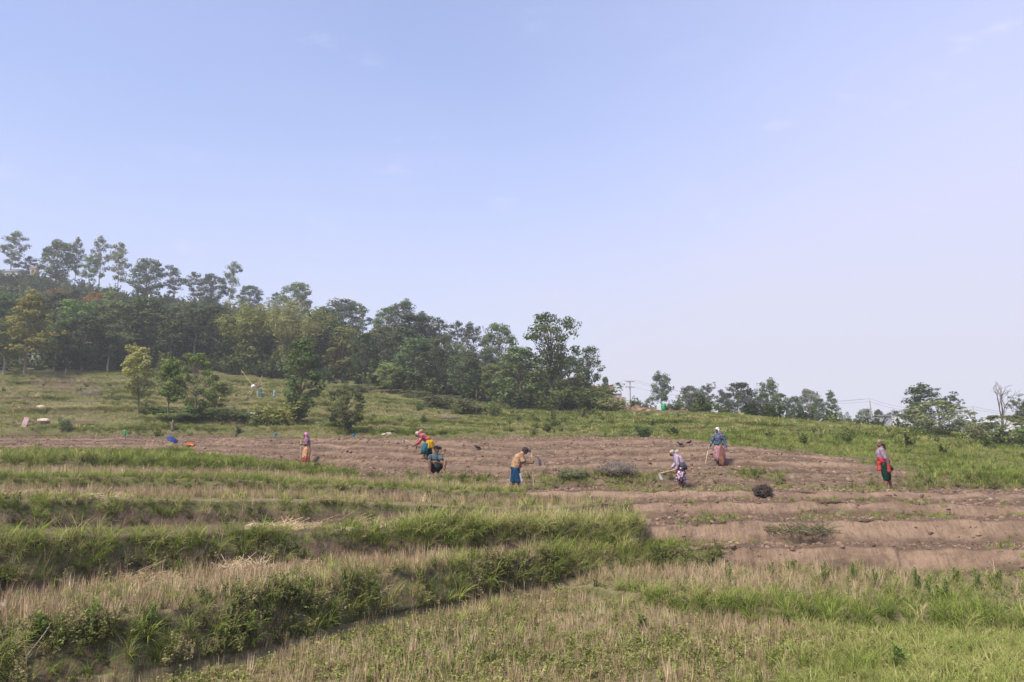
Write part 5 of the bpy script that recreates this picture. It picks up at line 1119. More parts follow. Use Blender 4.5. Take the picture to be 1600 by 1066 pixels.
drape([((0.02, 0, 0.86), 0.16, 0.14), ((0.03, 0, 0.68), 0.19, 0.16), ((0.04, -0.01, 0.45), 0.20, 0.17), ((0.04, -0.01, 0.24), 0.21, 0.18)], cloth_mat('pink_skirt', (0.46, 0.225, 0.29), [(0.56, 0.36, 0.40)], 28), 'skirt', W6, seed=10, folds=8)
V = []; n = 9
for i in range(n):
    t_ = i / (n - 1); z = 0.86 - 0.80 * t_; wv = 0.045 + 0.045 * min(t_ * 2, 1)
    for j, s_ in enumerate((-1, -0.3, 0.4, 1)): V.append((0.09 + s_ * wv, -0.165 - 0.045 * min(t_ * 1.6, 1) - 0.012 * math.sin(j * 2.1 + 3 * t_), z))
F_ = [[i * 4 + j, i * 4 + j + 1, (i + 1) * 4 + j + 1, (i + 1) * 4 + j] for i in range(n - 1) for j in range(3)]
ap = obj('front_cloth', mesh_np('front_cloth', np.array(V), F_, cloth_mat('brown_cloth', (0.30, 0.135, 0.095)), True), W6); ap.modifiers.new('thick', 'SOLIDIFY').thickness = 0.006
st = empty('walking_stick', p6 + W6.matrix_basis.to_3x3() @ Vector((-0.50, -0.16, 0))); st.location.z = ground_z(st.location.x, st.location.y); tag(st, 'pale stick held by the woman in white headscarf', 'stick')
rod('shaft', (-0.04, 0, -0.02), (0.14, 0.0, 0.70), 0.013, 0.016, plain('pale_wood', (0.55, 0.42, 0.30), 0.8, 0.2), st); rod('grip_end', (0.138, 0, 0.69), (0.155, 0, 0.78), 0.019, 0.014, M_WOOD, st)

# 7: woman in red sash, body in profile, face to the camera
J = dict(pelvis=(0.06, 0, 0.84), chest=(-0.01, 0, 1.16), neck=(0.0, 0, 1.31), head=(-0.03, -0.02, 1.44), shl=(0.02, -0.16, 1.24), ell=(0.11, -0.21, 1.00), wrl=(0.19, -0.13, 0.80), shr=(0.01, 0.16, 1.24), elr=(0.08, 0.20, 1.00), wrr=(0.20, 0.10, 0.78),
         hipl=(0.06, -0.09, 0.82), knl=(0.10, -0.09, 0.46), anl=(0.09, -0.09, 0.07), toel=(-0.07, -0.13, 0.03), hipr=(0.07, 0.09, 0.82), knr=(0.15, 0.09, 0.47), anr=(0.25, 0.09, 0.07), toer=(0.12, 0.07, 0.03))
W7, hp, q, p7 = person(1380, 768, 25.4, J, (-0.55, -0.83, 0.0), SKIN, 'woman in checked mauve shirt, red sash and green trousers looking at the camera', 1.0, curl=1.1, grips=((0.3, 0.8, -0.2), (0.3, -0.8, -0.2)))
scarf_m = cloth_mat('band_scarf', (0.30, 0.20, 0.17), [(0.42, 0.34, 0.26)], 22)
solid('headband', W7, scarf_m, [('b', hp(0, 0.022, 0.050), (0.086, 0.094, 0.074), q)], 0.010, 1)
solid('hair', W7, M_HAIR, [('b', hp(0, 0.045, 0.0), (0.080, 0.066, 0.078), q), ('c', (0.09, 0.03, 1.40), (0.14, 0.02, 1.26), 0.036, 0.018, 'round')], 0.010, 1)
solid('shirt', W7, cloth_mat('mauve_check', (0.30, 0.20, 0.29), None, 40, check=(0.55, 0.45, 0.52)), [('c', (0.04, 0, 0.92), (-0.01, 0, 1.16), 0.155, 0.165, 'flat', (1, 0.95)), ('c', (-0.01, 0, 1.16), (0, 0, 1.31), 0.155, 0.07, 'round'), ('c', (0.02, -0.16, 1.24), (0.11, -0.21, 1.0), 0.078, 0.062, 'round'), ('c', (0.11, -0.21, 1.0), (0.18, -0.145, 0.84), 0.060, 0.047, 'flat'), ('c', (0.01, 0.16, 1.24), (0.08, 0.20, 1.0), 0.078, 0.062, 'round'), ('c', (0.08, 0.20, 1.0), (0.18, 0.12, 0.82), 0.060, 0.047, 'flat')])
red = cloth_mat('red_sash', (0.55, 0.035, 0.055))
drape([((0.03, 0, 1.00), 0.165, 0.17), ((0.05, 0, 0.92), 0.175, 0.18), ((0.06, 0, 0.86), 0.18, 0.19)], red, 'sash', W7, seed=11, folds=6, amp=0.01)
for (xa, xb, y_, lo, nm) in ((-0.13, -0.01, -0.17, 0.60, 1), (0.12, 0.22, -0.15, 0.56, 2)):
    V = [(xa + (xb - xa) * s_ + 0.01 * math.sin(5 * t_ + s_ * 4) + 0.03 * t_ * (1 if nm == 2 else 0), y_ - 0.035 * math.sin(3.14 * s_) - 0.02 * t_ + 0.07 * (s_ - 0.5) ** 2, 0.90 - (0.90 - lo) * t_) for t_ in np.linspace(0, 1, 7) for s_ in np.linspace(0, 1, 5)]
    F_ = [[i * 5 + j, i * 5 + j + 1, (i + 1) * 5 + j + 1, (i + 1) * 5 + j] for i in range(6) for j in range(4)]
    o_ = obj('sash_panel', mesh_np('sash_panel', np.array(V), F_, cloth_mat('red_panel_%d' % nm, (0.58, 0.09, 0.085)), True), W7); o_.modifiers.new('thick', 'SOLIDIFY').thickness = 0.007
gr = cloth_mat('green_trousers', (0.012, 0.060, 0.045))
solid('trousers', W7, gr, [('b', (0.06, 0, 0.80), (0.155, 0.165, 0.13)), ('c', (0.06, -0.09, 0.82), (0.10, -0.09, 0.44), 0.118, 0.105, 'flat'), ('c', (0.10, -0.09, 0.46), (0.10, -0.09, 0.37), 0.11, 0.085, 'round'), ('c', (0.07, 0.09, 0.82), (0.15, 0.09, 0.45), 0.118, 0.105, 'flat'), ('c', (0.15, 0.09, 0.47), (0.165, 0.09, 0.37), 0.11, 0.085, 'round')])
bg = empty('cloth_bundle', p7 + W7.matrix_basis.to_3x3() @ Vector((0.27, 0.0, 0.70))); tag(bg, 'small dark bundle held behind her back by the woman in red sash', 'bundle')
solid('bundle_cloth', bg, plain('dark_bundle', (0.035, 0.03, 0.035), 0.9, 0.3), [('b', (0, 0, 0), (0.055, 0.07, 0.05)), ('b', (0.03, 0.03, -0.04), (0.04, 0.05, 0.05)), ('c', (-0.02, 0, 0.02), (-0.05, 0.01, 0.06), 0.02, 0.03, 'round')], 0.010, 1)

# ------------------------------------------------------------------ things lying and standing about
def bmo(name, parent, mat, build, smooth=False, bevel=0.0):
    bm = bmesh.new(); build(bm)
    if bevel: bmesh.ops.bevel(bm, geom=bm.edges[:], offset=bevel, segments=1, affect='EDGES')
    bmesh.ops.recalc_face_normals(bm, faces=bm.faces)
    me = bpy.data.meshes.new(name); bm.to_mesh(me); bm.free(); me.materials.append(mat)
    if smooth: me.polygons.foreach_set('use_smooth', np.ones(len(me.polygons), bool))
    return obj(name, me, parent)
def box(bm, x0, x1, y0, y1, z0, z1, M=None):
    vs = [bm.verts.new(Vector((x, y, z)) if M is None else M @ Vector((x, y, z))) for x in (x0, x1) for y in (y0, y1) for z in (z0, z1)]
    for f in ((0, 1, 3, 2), (4, 6, 7, 5), (0, 4, 5, 1), (2, 3, 7, 6), (0, 2, 6, 4), (1, 5, 7, 3)): bm.faces.new([vs[i] for i in f])
# blue umbrella lying open on its side on the dug strip
M_BLUE = cloth_mat('umbrella_blue', (0.05, 0.10, 0.32)); M_DARKIN = plain('umbrella_dark', (0.01, 0.012, 0.02), 0.8, 0.2)
p = hit(269, 693.5); um = empty('umbrella', p, 0.0, 0.58); tag(um, 'blue umbrella lying open on its side on the dug strip', 'umbrella')
Mu = Matrix.Translation((0, 0, 0.34)) @ Vector((0.55, -0.30, 0.78)).to_track_quat('Z', 'Y').to_matrix().to_4x4()
V, F = [], []
for i in range(6):
    t = i / 5
    for k in range(32):
        a = 6.28318 * k / 32; sc_ = 0.05 * abs(math.cos(4 * a)) * t * t; r_ = 0.50 * math.sin(t * 1.25) / math.sin(1.25) * (1 - sc_ * 0.6)
        V.append(Mu @ Vector((math.cos(a) * r_, math.sin(a) * r_, 0.24 * (math.cos(t * 1.35) - 0.35) - sc_ * 0.3)))
for i in range(5):
    for k in range(32): F.append([i * 32 + k, i * 32 + (k + 1) % 32, (i + 1) * 32 + (k + 1) % 32, (i + 1) * 32 + k])
cn = obj('canopy', mesh_np('canopy', np.array(V), F, M_DARKIN, True), um); cn.modifiers.new('t', 'SOLIDIFY').thickness = 0.006; cn.data.materials.append(M_BLUE); cn.modifiers['t'].material_offset = 1
V, F = [], []; tube([np.array(Mu @ Vector((0, 0, z))) for z in (0.2, -0.1, -0.4)], [0.008] * 3, 8, V, F); obj('shaft', mesh_np('shaft', np.array(V), F, M_IRON), um)
for k in range(8):
    a = 6.28318 * (k + 0.5) / 8; V, F = [], []
    tube([np.array(Mu @ Vector((math.cos(a) * r_, math.sin(a) * r_, z))) for r_, z in ((0.02, 0.12), (0.25, 0.08), (0.47, -0.07))], [0.004] * 3, 6, V, F); obj('rib', mesh_np('rib', np.array(V), F, M_IRON), um)
V, F = [], []; tube([np.array(Mu @ Vector(c)) for c in ((0, 0, -0.4), (0.0, 0, -0.47), (0.03, 0, -0.5), (0.06, 0, -0.46))], [0.012] * 4, 8, V, F); obj('handle', mesh_np('handle', np.array(V), F, M_WOOD, True), um)
# crumpled cloths, bags and markers
def crumple(name, p, sx, sy, sz, mat, label, cat, seed, group=None):
    root = empty(name, p); tag(root, label, cat, group); bm = bmesh.new(); bmesh.ops.create_grid(bm, x_segments=14, y_segments=14, size=1.0)
    for v in bm.verts:
        n = float(fbm(v.co.x * 1.6 + seed, v.co.y * 1.6, 0, seed, 3)); m_ = max(0.0, 1 - (v.co.x ** 2 + v.co.y ** 2) * 0.5)
        v.co = Vector((v.co.x * sx * (1 + 0.3 * n), v.co.y * sy * (1 - 0.3 * n), max(0.008, sz * (0.35 * m_ + 0.75 * abs(n) + 0.25 * n))))
    me = bpy.data.meshes.new('cloth'); bm.to_mesh(me); bm.free(); me.materials.append(mat); me.polygons.foreach_set('use_smooth', np.ones(len(me.polygons), bool))
    o = obj('cloth', me, root); o.modifiers.new('t', 'SOLIDIFY').thickness = 0.006; return root
o_ = crumple('orange_cloth', hit(297, 697), 0.20, 0.14, 0.20, cloth_mat('orange_cloth', (0.85, 0.20, 0.05), [(0.9, 0.5, 0.05), (0.75, 0.05, 0.05)], 5), 'crumpled bright orange cloth lying right of the blue umbrella', 'cloth', 3)
def marker(u, v, h, w, mat, label, name='marker_stick', shape='strip'):
    p = hit(u, v); root = empty(name, p); tag(root, label, 'marker')
    rod('stake', (0, 0, -0.05), (0.02, 0, h * 0.8), 0.012, 0.010, M_WOOD, root)
    if shape == 'strip':
        V = [(0.015 + s_ * w / 2 + 0.02 * math.sin(5 * t_), -0.02 - 0.02 * math.cos(4 * t_ + s_), h - h * 0.62 * t_) for t_ in np.linspace(0, 1, 6) for s_ in (-1, 0, 1)]
        F = [[i * 3 + j, i * 3 + j + 1, i * 3 + j + 4, i * 3 + j + 3] for i in range(5) for j in range(2)]
        o = obj('rag', mesh_np('rag', np.array(V), F, mat, True), root); o.modifiers.new('t', 'SOLIDIFY').thickness = 0.012
    else: solid('bottle', root, mat, [('c', (0.02, 0, h * 0.5), (0.02, 0, h * 0.86), w / 2, w / 2, 'round'), ('c', (0.02, 0, h * 0.86), (0.02, 0, h), w / 2, w / 5, 'flat')], 0.012, 1)
    return root
CY_ = cloth_mat('cyan_rag', (0.05, 0.32, 0.50)); GRN = plain('green_plastic', (0.02, 0.30, 0.11), 0.4, 0.15); WHT = plain('white_plastic', (0.72, 0.72, 0.70), 0.5, 0.12)
marker(430, 689, 0.45, 0.10, CY_, 'cyan strip on a short stake, left one above the dug field'); marker(552, 686, 0.28, 0.15, CY_, 'cyan rag above the dug field, right of the pink-scarfed woman')
marker(194, 688, 0.55, 0.13, GRN, 'green bottle upturned on a stake at the dug strip', 'bottle_marker', 'bottle')
marker(354, 622, 0.75, 0.11, cloth_mat('pale_rag', (0.45, 0.55, 0.62)), 'pale rag on a stick on the upper terraces, left of the bamboo frame'); marker(343, 626, 0.45, 0.10, WHT, 'small white bottle on a stick left of the pale rag', 'bottle_marker', 'bottle')
b_ = marker(428, 628, 1.1, 0.26, cloth_mat('light_blue_bag', (0.36, 0.48, 0.56)), 'light blue bag hanging on a stick right of the bamboo frame', 'hanging_bag', 'bottle')
def rock(name, u, v, r, mat, label, seed, squash=0.7, sx=1.0):
    p = hit(u, v); me = clod(seed, 0.25); me.materials.append(mat); o = obj(name, me, None, p + Vector((0, 0, -0.03))); o.scale = (r * sx, r * 0.8, r * squash); tag(o, label, 'stone'); return o
PALE = plain('pale_stone', (0.42, 0.35, 0.29), 0.9, 0.25, 4, 0, 0.1, 0.6)
rock('boulder', 63, 637, 0.42, PALE, 'pale round boulder on the left terraces, upper of the two', 21, 0.75); rock('boulder', 69, 657, 0.46, PALE, 'flat pale boulder on the left terraces, lower of the two', 22, 0.62, 1.15)
rock('boulder', 600, 679, 0.20, PALE, 'small white stone at the field edge, left one of the pair', 23); rock('boulder', 608, 678, 0.24, PALE, 'small white stone at the field edge, right one of the pair', 24, 0.9)
rock('flat_stone', 12, 944, 0.20, plain('grey_stone', (0.30, 0.29, 0.28), 0.9, 0.2, 4, 0, 0.1, 0.5), 'flat grey stone at the left edge of the lower stubble terrace', 25, 0.35, 1.4)
rock('earth_lump', 1398, 853, 0.20, plain('lump_earth', (0.16, 0.11, 0.085), 0.95, 0.3, 6, 0, 0.05, 0.8), 'large dark lump of earth on the lowest dug terrace', 26, 0.8, 1.3)
p = hit(37, 667); rt = empty('upright_slab', p, 0.2); tag(rt, 'small pinkish slab standing tilted on the left terraces', 'slab')
bmo('slab', rt, plain('pink_slab', (0.55, 0.38, 0.40), 0.8, 0.15), lambda bm: box(bm, -0.16, 0.16, -0.03, 0.03, -0.05, 0.62, Euler((0, R(16), 0)).to_matrix().to_4x4()), False, 0.02); bmo('cap', rt, plain('red_cap', (0.45, 0.20, 0.18), 0.8, 0.15), lambda bm: box(bm, -0.10, 0.18, -0.035, 0.035, 0.60, 0.68, Euler((0, R(16), 0)).to_matrix().to_4x4()), False, 0.02)
# heaps of dug earth on the strip
def heap(u, v, wpx, hm, label, seed, mat=None):
    p = hit(u, v); W = wpx / FPX * p.y / 2; root = empty('earth_heap', p); tag(root, label, 'earth heap'); bm = bmesh.new(); bmesh.ops.create_grid(bm, x_segments=40, y_segments=18, size=1.0)
    for v_ in bm.verts:
        x, y = v_.co.x, v_.co.y; n = float(fbm(x * 3 + seed, y * 2, 0, seed, 4)); e = max(0.0, 1 - x * x) * max(0.0, 1 - y * y)
        v_.co = Vector((x * W, y * 0.9, ground_z(p.x + x * W, p.y + y * 0.9) - p.z + e ** 0.9 * hm * (1 + 0.5 * n) + 0.05 * n * e - 0.02))
    me = bpy.data.meshes.new('soil'); bm.to_mesh(me); bm.free(); me.materials.append(mat or HEAP); me.polygons.foreach_set('use_smooth', np.ones(len(me.polygons), bool)); obj('soil', me, root)
    V, F = blades(40, 0.22, 0.02, 1.3, 0.4, seed, 2, 0.0); V = np.array(V)
    r = np.random.default_rng(seed); 
    for i in range(40):
        k = slice(i * 6, i * 6 + 6); x, y = r.normal() * 0.4, r.normal() * 0.35; V[k] += np.array([x * W, y * 0.9, max(0, 1 - x * x) * max(0, 1 - y * y) * hm * 0.8])
    obj('roots', mesh_np('roots', V, F, M_ROOT), root)
t = NT('heap_soil'); oc = t.coord('Object'); n_ = t.noise(7, 5, 0.65, oc)
HEAP = t.done(t.mix(t.ramp(n_, 0.38, 0.66), (0.115, 0.080, 0.058), (0.225, 0.160, 0.118)), 0.95, t.bump(n_, 0.5, 0.05), 0.05)
M_ROOT = plain('dry_root', (0.20, 0.15, 0.10), 0.9, 0.3)
heap(372, 697, 74, 0.34, 'long low heap of dug earth with roots, left of the pink-scarfed woman', 31); heap(248, 699, 60, 0.22, 'low heap of dug earth beside the blue umbrella', 32)
# dark bundle of brush on the dug terrace and grey brush heaps
def brush(name, u, v, w, h, mat, label, seed, n=260, cat='brush', Lk=0.55, core=0.24):
    p = hit(u, v); root = empty(name, p); tag(root, label, cat); r = np.random.default_rng(seed); V, F = [], []
    for i in range(n):
        q = r.normal(size=3); q /= np.linalg.norm(q); q *= r.random() ** 0.33; c = np.array([q[0] * w / 2, q[1] * w * 0.35, h / 2 + q[2] * h / 2]); d = r.normal(size=3); d -= q * d.dot(q) * 0.7; d[2] *= 0.6; d /= np.linalg.norm(d)
        l = w * Lk * r.uniform(0.3, 0.9); a_, b__ = c - d * l / 2, c + d * l / 2; a_[2], b__[2] = max(a_[2], 0.0), max(b__[2], 0.0)
        tube([a_, (a_ + b__) / 2 + r.normal(size=3) * 0.02, b__], [0.006, 0.007, 0.003], 4, V, F)
    obj('twigs', mesh_np('twigs', np.array(V), F, mat), root)
    bmo('matted_core', root, mat, lambda bm: ball(bm, (0, 0, h * 0.34), (w * core, w * core * 0.7, h * 0.36)), True); return root
brush('brush_bundle', 1192, 777, 0.56, 0.36, plain('dark_brush', (0.075, 0.060, 0.052), 0.95, 0.4, 20), 'round dark bundle of brush lying on the dug terrace lip', 41, 420, core=0.38)
brush('brush_heap', 965, 742, 1.3, 0.42, plain('grey_brush', (0.20, 0.165, 0.145), 0.95, 0.35, 15), 'grey heap of dead brush on the bank right of the man in tan', 42, 300)
brush('brush_heap', 895, 745, 1.1, 0.22, plain('green_brush', (0.15, 0.16, 0.085), 0.95, 0.35, 15), 'pulled grass heap on the bank between the man in tan and the grey brush', 43, 260)
brush('root_clump', 1248, 830, 1.8, 0.07, plain('root_mat', (0.12, 0.115, 0.062), 0.95, 0.35, 15), 'clump of torn turf hanging over the lowest dug face', 44, 240, core=0.05)
brush('debris_pile', 140, 618, 2.6, 0.55, plain('weathered_wood', (0.26, 0.215, 0.18), 0.95, 0.3, 10), 'pile of weathered branches on the left terraces', 45, 160, 'debris', 0.7, 0.08)
brush('debris_pile', 700, 654, 1.8, 0.22, plain('pale_debris', (0.34, 0.27, 0.22), 0.95, 0.3, 10), 'low pale debris patch on the terraces below the thickets', 46, 160, 'debris', 0.6, 0.08)
brush('straw_heap', 372, 893, 1.15, 0.14, plain('straw_heap', (0.46, 0.36, 0.24), 0.95, 0.25, 15), 'heap of pale straw at the back of the lower stubble terrace', 47, 300, 'straw', 0.6)
p = hit(186, 662) ; 
st_ = hit(269, 672); rt = empty('tree_stump', st_, 0, 0.7); tag(rt, 'pale dry stump in front of the slim forked terrace tree', 'stump')
solid('stump', rt, M_BARK, [('c', (0, 0, -0.1), (0.02, 0, 0.75), 0.17, 0.09, 'flat'), ('c', (0.0, 0, 0.5), (0.12, 0, 0.95), 0.05, 0.02, 'round'), ('c', (-0.02, 0, 0.4), (-0.15, 0, 0.8), 0.06, 0.02, 'round')], 0.02, 1); rod('snag', (0.02, 0, 0.7), (0.0, 0.02, 1.05), 0.05, 0.01, M_PALE, rt)
# broken branch leaning on the nearest bank
p = hit(20, 1052); rt = empty('fallen_branch', p); tag(rt, 'pale dry branch leaning on the nearest bank at lower left', 'branch')
rod('limb', (0.0, 0, 0.0), (0.28, 0.25, 0.52), 0.011, 0.006, M_PALE, rt, 0.05); rod('twig', (0.02, -0.05, 0.02), (0.22, 0.2, 0.30), 0.007, 0.004, M_PALE, rt, 0.05); rod('twig', (-0.15, 0.1, 0.05), (0.16, 0.24, 0.34), 0.006, 0.003, M_PALE, rt, 0.03)
# crows on the dug field
def crow(u, v, rz, label):
    p = hit(u, v); o = empty('crow', p, rz, 0.8); tag(o, label, 'bird', 'crows on the dug field'); M_ = plain('crow_black', (0.012, 0.012, 0.016), 0.45, 0.2)
    solid('body', o, M_, [('b', (0, 0, 0.17), (0.085, 0.065, 0.07)), ('c', (0.04, 0, 0.19), (0.115, 0, 0.26), 0.052, 0.04, 'round'), ('b', (0.13, 0, 0.275), (0.042, 0.036, 0.036)), ('c', (-0.05, 0, 0.165), (-0.22, 0, 0.12), 0.052, 0.028, 'flat', (0.5, 1))], 0.009, 1)
    bmo('beak', o, plain('beak', (0.03, 0.028, 0.03), 0.4, 0.1), lambda bm: cone_part(bm, (0.16, 0, 0.272), (0.215, 0, 0.262), 0.014, 0.003, 8))
    for s in (-1, 1):
        solid('wing', o, M_, [('b', (-0.03, s * 0.055, 0.18), (0.12, 0.018, 0.05))], 0.008, 1)
        bmo('leg', o, M_IRON, lambda bm, s=s: (cone_part(bm, (0.0, s * 0.03, 0.12), (0.01, s * 0.03, 0.0), 0.007, 0.006, 6), cone_part(bm, (0.01, s * 0.03, 0.006), (0.05, s * 0.03, 0.004), 0.005, 0.003, 6)))
crow(1063, 699, 2.6, 'black crow on the dug field, left one of the pair near the white-scarfed woman'); crow(1077, 696, 0.4, 'black crow on the dug field, right one of the pair near the white-scarfed woman'); crow(746, 704, 3.3, 'black crow alone on the dug field above the man in tan T-shirt')
# bamboo frame with sheet and blue cloth on the upper terraces
p = hit(397, 622); fr = empty('drying_frame', p, 0, 0.8); tag(fr, 'leaning bamboo pole frame with white sheet and straw bundle on the upper terraces', 'frame')
for (a_, b__) in (((-1.3, 0, 0), (0.1, 0.2, 1.7)), ((-0.7, -0.3, 0), (0.15, 0.1, 1.6)), ((0.35, 0.1, 0), (0.2, 0.15, 1.7)), ((0.8, 0.2, 0), (0.25, 0.2, 1.8)), ((0.0, 0.1, 1.3), (-1.9, 0.3, 3.6)), ((0.2, 0.1, 1.4), (0.9, 0.2, 2.9)), ((0.6, -0.3, 0), (0.3, 0.1, 1.5))): rod('pole', a_, b__, 0.035, 0.028, plain('dry_bamboo', (0.42, 0.36, 0.20), 0.7, 0.25), fr)
solid('sheet', fr, WHT, [('b', (-0.12, -0.05, 1.55), (0.28, 0.18, 0.2)), ('b', (-0.3, -0.05, 1.45), (0.15, 0.12, 0.12))], 0.03, 2)
V, F = litter(120, 0.8, 0.03, 51, 0.35); V[:, 2] = V[:, 2] * 4 + 1.45 + 0.12 * np.sin(V[:, 0] * 5); V[:, 0] += 0.55; obj('straw_bundle', mesh_np('straw_bundle', V, F, plain('bundle_straw', (0.36, 0.27, 0.20), 0.95, 0.3)), fr)
V = [(0.62 + 0.28 * s_ + 0.2 * (1 - t_) + 0.04 * math.sin(6 * t_ + s_), -0.3 + 0.05 * math.cos(5 * s_ + 3 * t_), 0.15 + 0.95 * t_ * (0.75 + 0.25 * s_)) for t_ in np.linspace(1, 0, 7) for s_ in np.linspace(0, 1, 4)]
bc = empty('blue_cloth', p, 0, 0.75); tag(bc, 'bright blue cloth hanging from the bamboo frame', 'cloth'); F = [[i * 4 + j, i * 4 + j + 1, i * 4 + j + 5, i * 4 + j + 4] for i in range(6) for j in range(3)]
o = obj('cloth', mesh_np('cloth', np.array(V), F, cloth_mat('blue_cloth', (0.06, 0.28, 0.44)), True), bc); o.modifiers.new('t', 'SOLIDIFY').thickness = 0.015
for i, (u, v, h_, lab) in enumerate([(375, 622, 2.6, 'thin pole standing alone left of the bamboo frame'), (744, 652, 2.2, 'thin post at the forest foot left of the small upright bush')]):
    p = hit(u, v); o = empty('thin_post', p); tag(o, lab, 'post'); rod('shaft', (0, 0, -0.1), (0.03, 0, h_), 0.022, 0.016, M_BARK, o); rod('tip', (0.03, 0, h_ - 0.02), (0.05, 0, h_ + 0.15), 0.022, 0.01, M_WOOD, o)
p = hit(102, 583); o = empty('post_with_crossbar', p); tag(o, 'short post with crossbar at the forest edge above the worn earth', 'post'); rod('shaft', (0, 0, -0.1), (0, 0, 0.7), 0.07, 0.06, M_PALE, o); rod('crossbar', (-0.05, 0, 0.4), (0.35, 0, 0.42), 0.035, 0.03, M_PALE, o)
# small masonry at the left forest edge
p = on_ground(45, 578, 104); o = empty('garden_wall', p); tag(o, 'small grey rendered wall standing between the trunks at the left forest edge', 'wall')
t = NT('grey_render'); n_ = t.noise(3, 5, 0.65, t.coord('Object')); M_REND = t.done(t.mix(t.ramp(n_, 0.35, 0.7), (0.36, 0.36, 0.37), (0.24, 0.24, 0.235)), 0.9, t.bump(n_, 0.3, 0.03), 0.1)
bmo('panel', o, M_REND, lambda bm: box(bm, -1.4, -0.5, -0.1, 0.1, -0.3, 1.55), False, 0.02); bmo('panel', o, M_REND, lambda bm: box(bm, -0.46, 1.5, -0.06, 0.14, -0.3, 1.7), False, 0.02); bmo('coping', o, M_REND, lambda bm: box(bm, -0.5, 1.55, -0.12, 0.20, 1.703, 1.80), False, 0.02)
p = on_ground(3, 582, 100); o = empty('log_stack', p); tag(o, 'dark stack of split logs at the left edge of the photo', 'log stack')
for i in range(6): rod('log', (-0.9, 0.02 * i, 0.12 + 0.22 * i), (0.7, 0.03 * i, 0.12 + 0.22 * i), 0.11, 0.10, M_BARK if i % 2 else plain('dark_log', (0.05, 0.045, 0.045), 0.9, 0.3), o)
# buildings
t = NT('brick'); br = t.n.new('ShaderNodeTexBrick'); t.l.new(t.coord('Object', (1, 1, 1), (R(90), 0, 0)), br.inputs['Vector']); br.inputs['Scale'].default_value = 5.0
br.inputs['Color1'].default_value = (0.36, 0.115, 0.07, 1); br.inputs['Color2'].default_value = (0.28, 0.10, 0.07, 1); br.inputs['Mortar'].default_value = (0.30, 0.26, 0.23, 1)
M_BRICK = t.done(br.outputs['Color'], 0.9, t.bump(br.outputs['Fac'], 0.3, 0.02), 0.1)
M_PANE = plain('dark_pane', (0.02, 0.025, 0.03), 0.15, 0.1, 3, 0, 0.5); M_TIN = plain('tin_roof', (0.30, 0.30, 0.32), 0.45, 0.2, 3, 0.3); M_WHITE = plain('whitewash', (0.66, 0.66, 0.66), 0.85, 0.12, 1.5); M_GREYW = plain('grey_wall', (0.30, 0.31, 0.33), 0.85, 0.2, 1.5)
def window(root, x, z, w, h, y, sill=True):
    f = bmo('window', root, M_GREYW, lambda bm: (box(bm, x - w/2, x - w/2 + 0.07, y - 0.05, y + 0.02, z, z + h), box(bm, x + w/2 - 0.07, x + w/2, y - 0.05, y + 0.02, z, z + h), box(bm, x - w/2 + 0.071, x + w/2 - 0.071, y - 0.05, y + 0.02, z + h - 0.07, z + h), box(bm, x - w/2 + 0.071, x + w/2 - 0.071, y - 0.05, y + 0.02, z, z + 0.07)))
    bmo('pane', f, M_PANE, lambda bm: box(bm, x - w/2 + 0.071, x + w/2 - 0.071, y - 0.02, y + 0.01, z + 0.071, z + h - 0.071))
def house_at(name, u, Y, label, cat='house'):
    p = on_ground(u, 640, Y); o = empty(name, p); tag(o, label, cat); return o, p
def zrow(v, Y): return EYE + float(slope(v)) * Y
o, p = house_at('brick_house', 930, 128, 'red brick two-storey house half hidden behind the forest end'); zt = zrow(604, 128) - p.z; xr = 2.55
bmo('wall', o, M_BRICK, lambda bm: box(bm, -4.0, xr - 0.35, -3, 3, -1.0, zt - 0.55), False)
rf = bmo('roof', o, M_BRICK, lambda bm: box(bm, -4.3, xr + 0.25, -3.4, 3.4, zt - 0.95, zt - 0.70)); bmo('parapet', rf, M_BRICK, lambda bm: box(bm, -4.0, xr - 0.2, -3.1, 3.1, zt - 0.697, zt - 0.1)); bmo('roof_tank', o, plain('roof_tank', (0.20, 0.14, 0.12), 0.8, 0.3), lambda bm: cone_part(bm, (xr - 1.0, 0, zt - 0.1), (xr - 1.0, 0, zt + 0.25), 0.4, 0.38, 14, 'flat'))
bmo('balcony', o, M_BRICK, lambda bm: box(bm, -1.0, xr + 0.1, -3.9, -3.003, zt - 1.9, zt - 1.65)); window(o, 1.2, zt - 1.60, 0.8, 0.6, -3.0); window(o, 0.0, zt - 1.60, 0.7, 0.6, -3.0); window(o, 1.2, zt - 3.0, 0.8, 0.9, -3.0)
o, p = house_at('ruined_hut', 967, 122, 'low grey-brown unplastered hut left of the utility pole'); zt = zrow(617, 122) - p.z
bmo('wall', o, plain('raw_block', (0.34, 0.27, 0.23), 0.95, 0.25, 2), lambda bm: (box(bm, -1.1, 0.25, -1.5, 1.5, -1, zt), box(bm, 0.253, 0.9, -1.5, 1.5, -1, zt - 0.45))); window(o, -0.3, zt - 1.0, 0.5, 0.5, -1.5); bmo('slab', o, M_GREYW, lambda bm: box(bm, -1.2, 0.3, -1.6, 1.6, zt + 0.003, zt + 0.12))
o, p = house_at('long_shed', 1402, 122, 'long low white shed with dark roof edge beyond the right slope', 'shed'); zt = zrow(648, 122) - p.z; k = 122 / FPX
bmo('wall', o, M_WHITE, lambda bm: box(bm, -17 * k, 34 * k, -1.8, 1.8, -1, zt - 0.06)); bmo('side_wall', o, M_GREYW, lambda bm: box(bm, -37 * k, -17 * k - 0.003, -1.7, 1.7, -1, zt - 0.25))
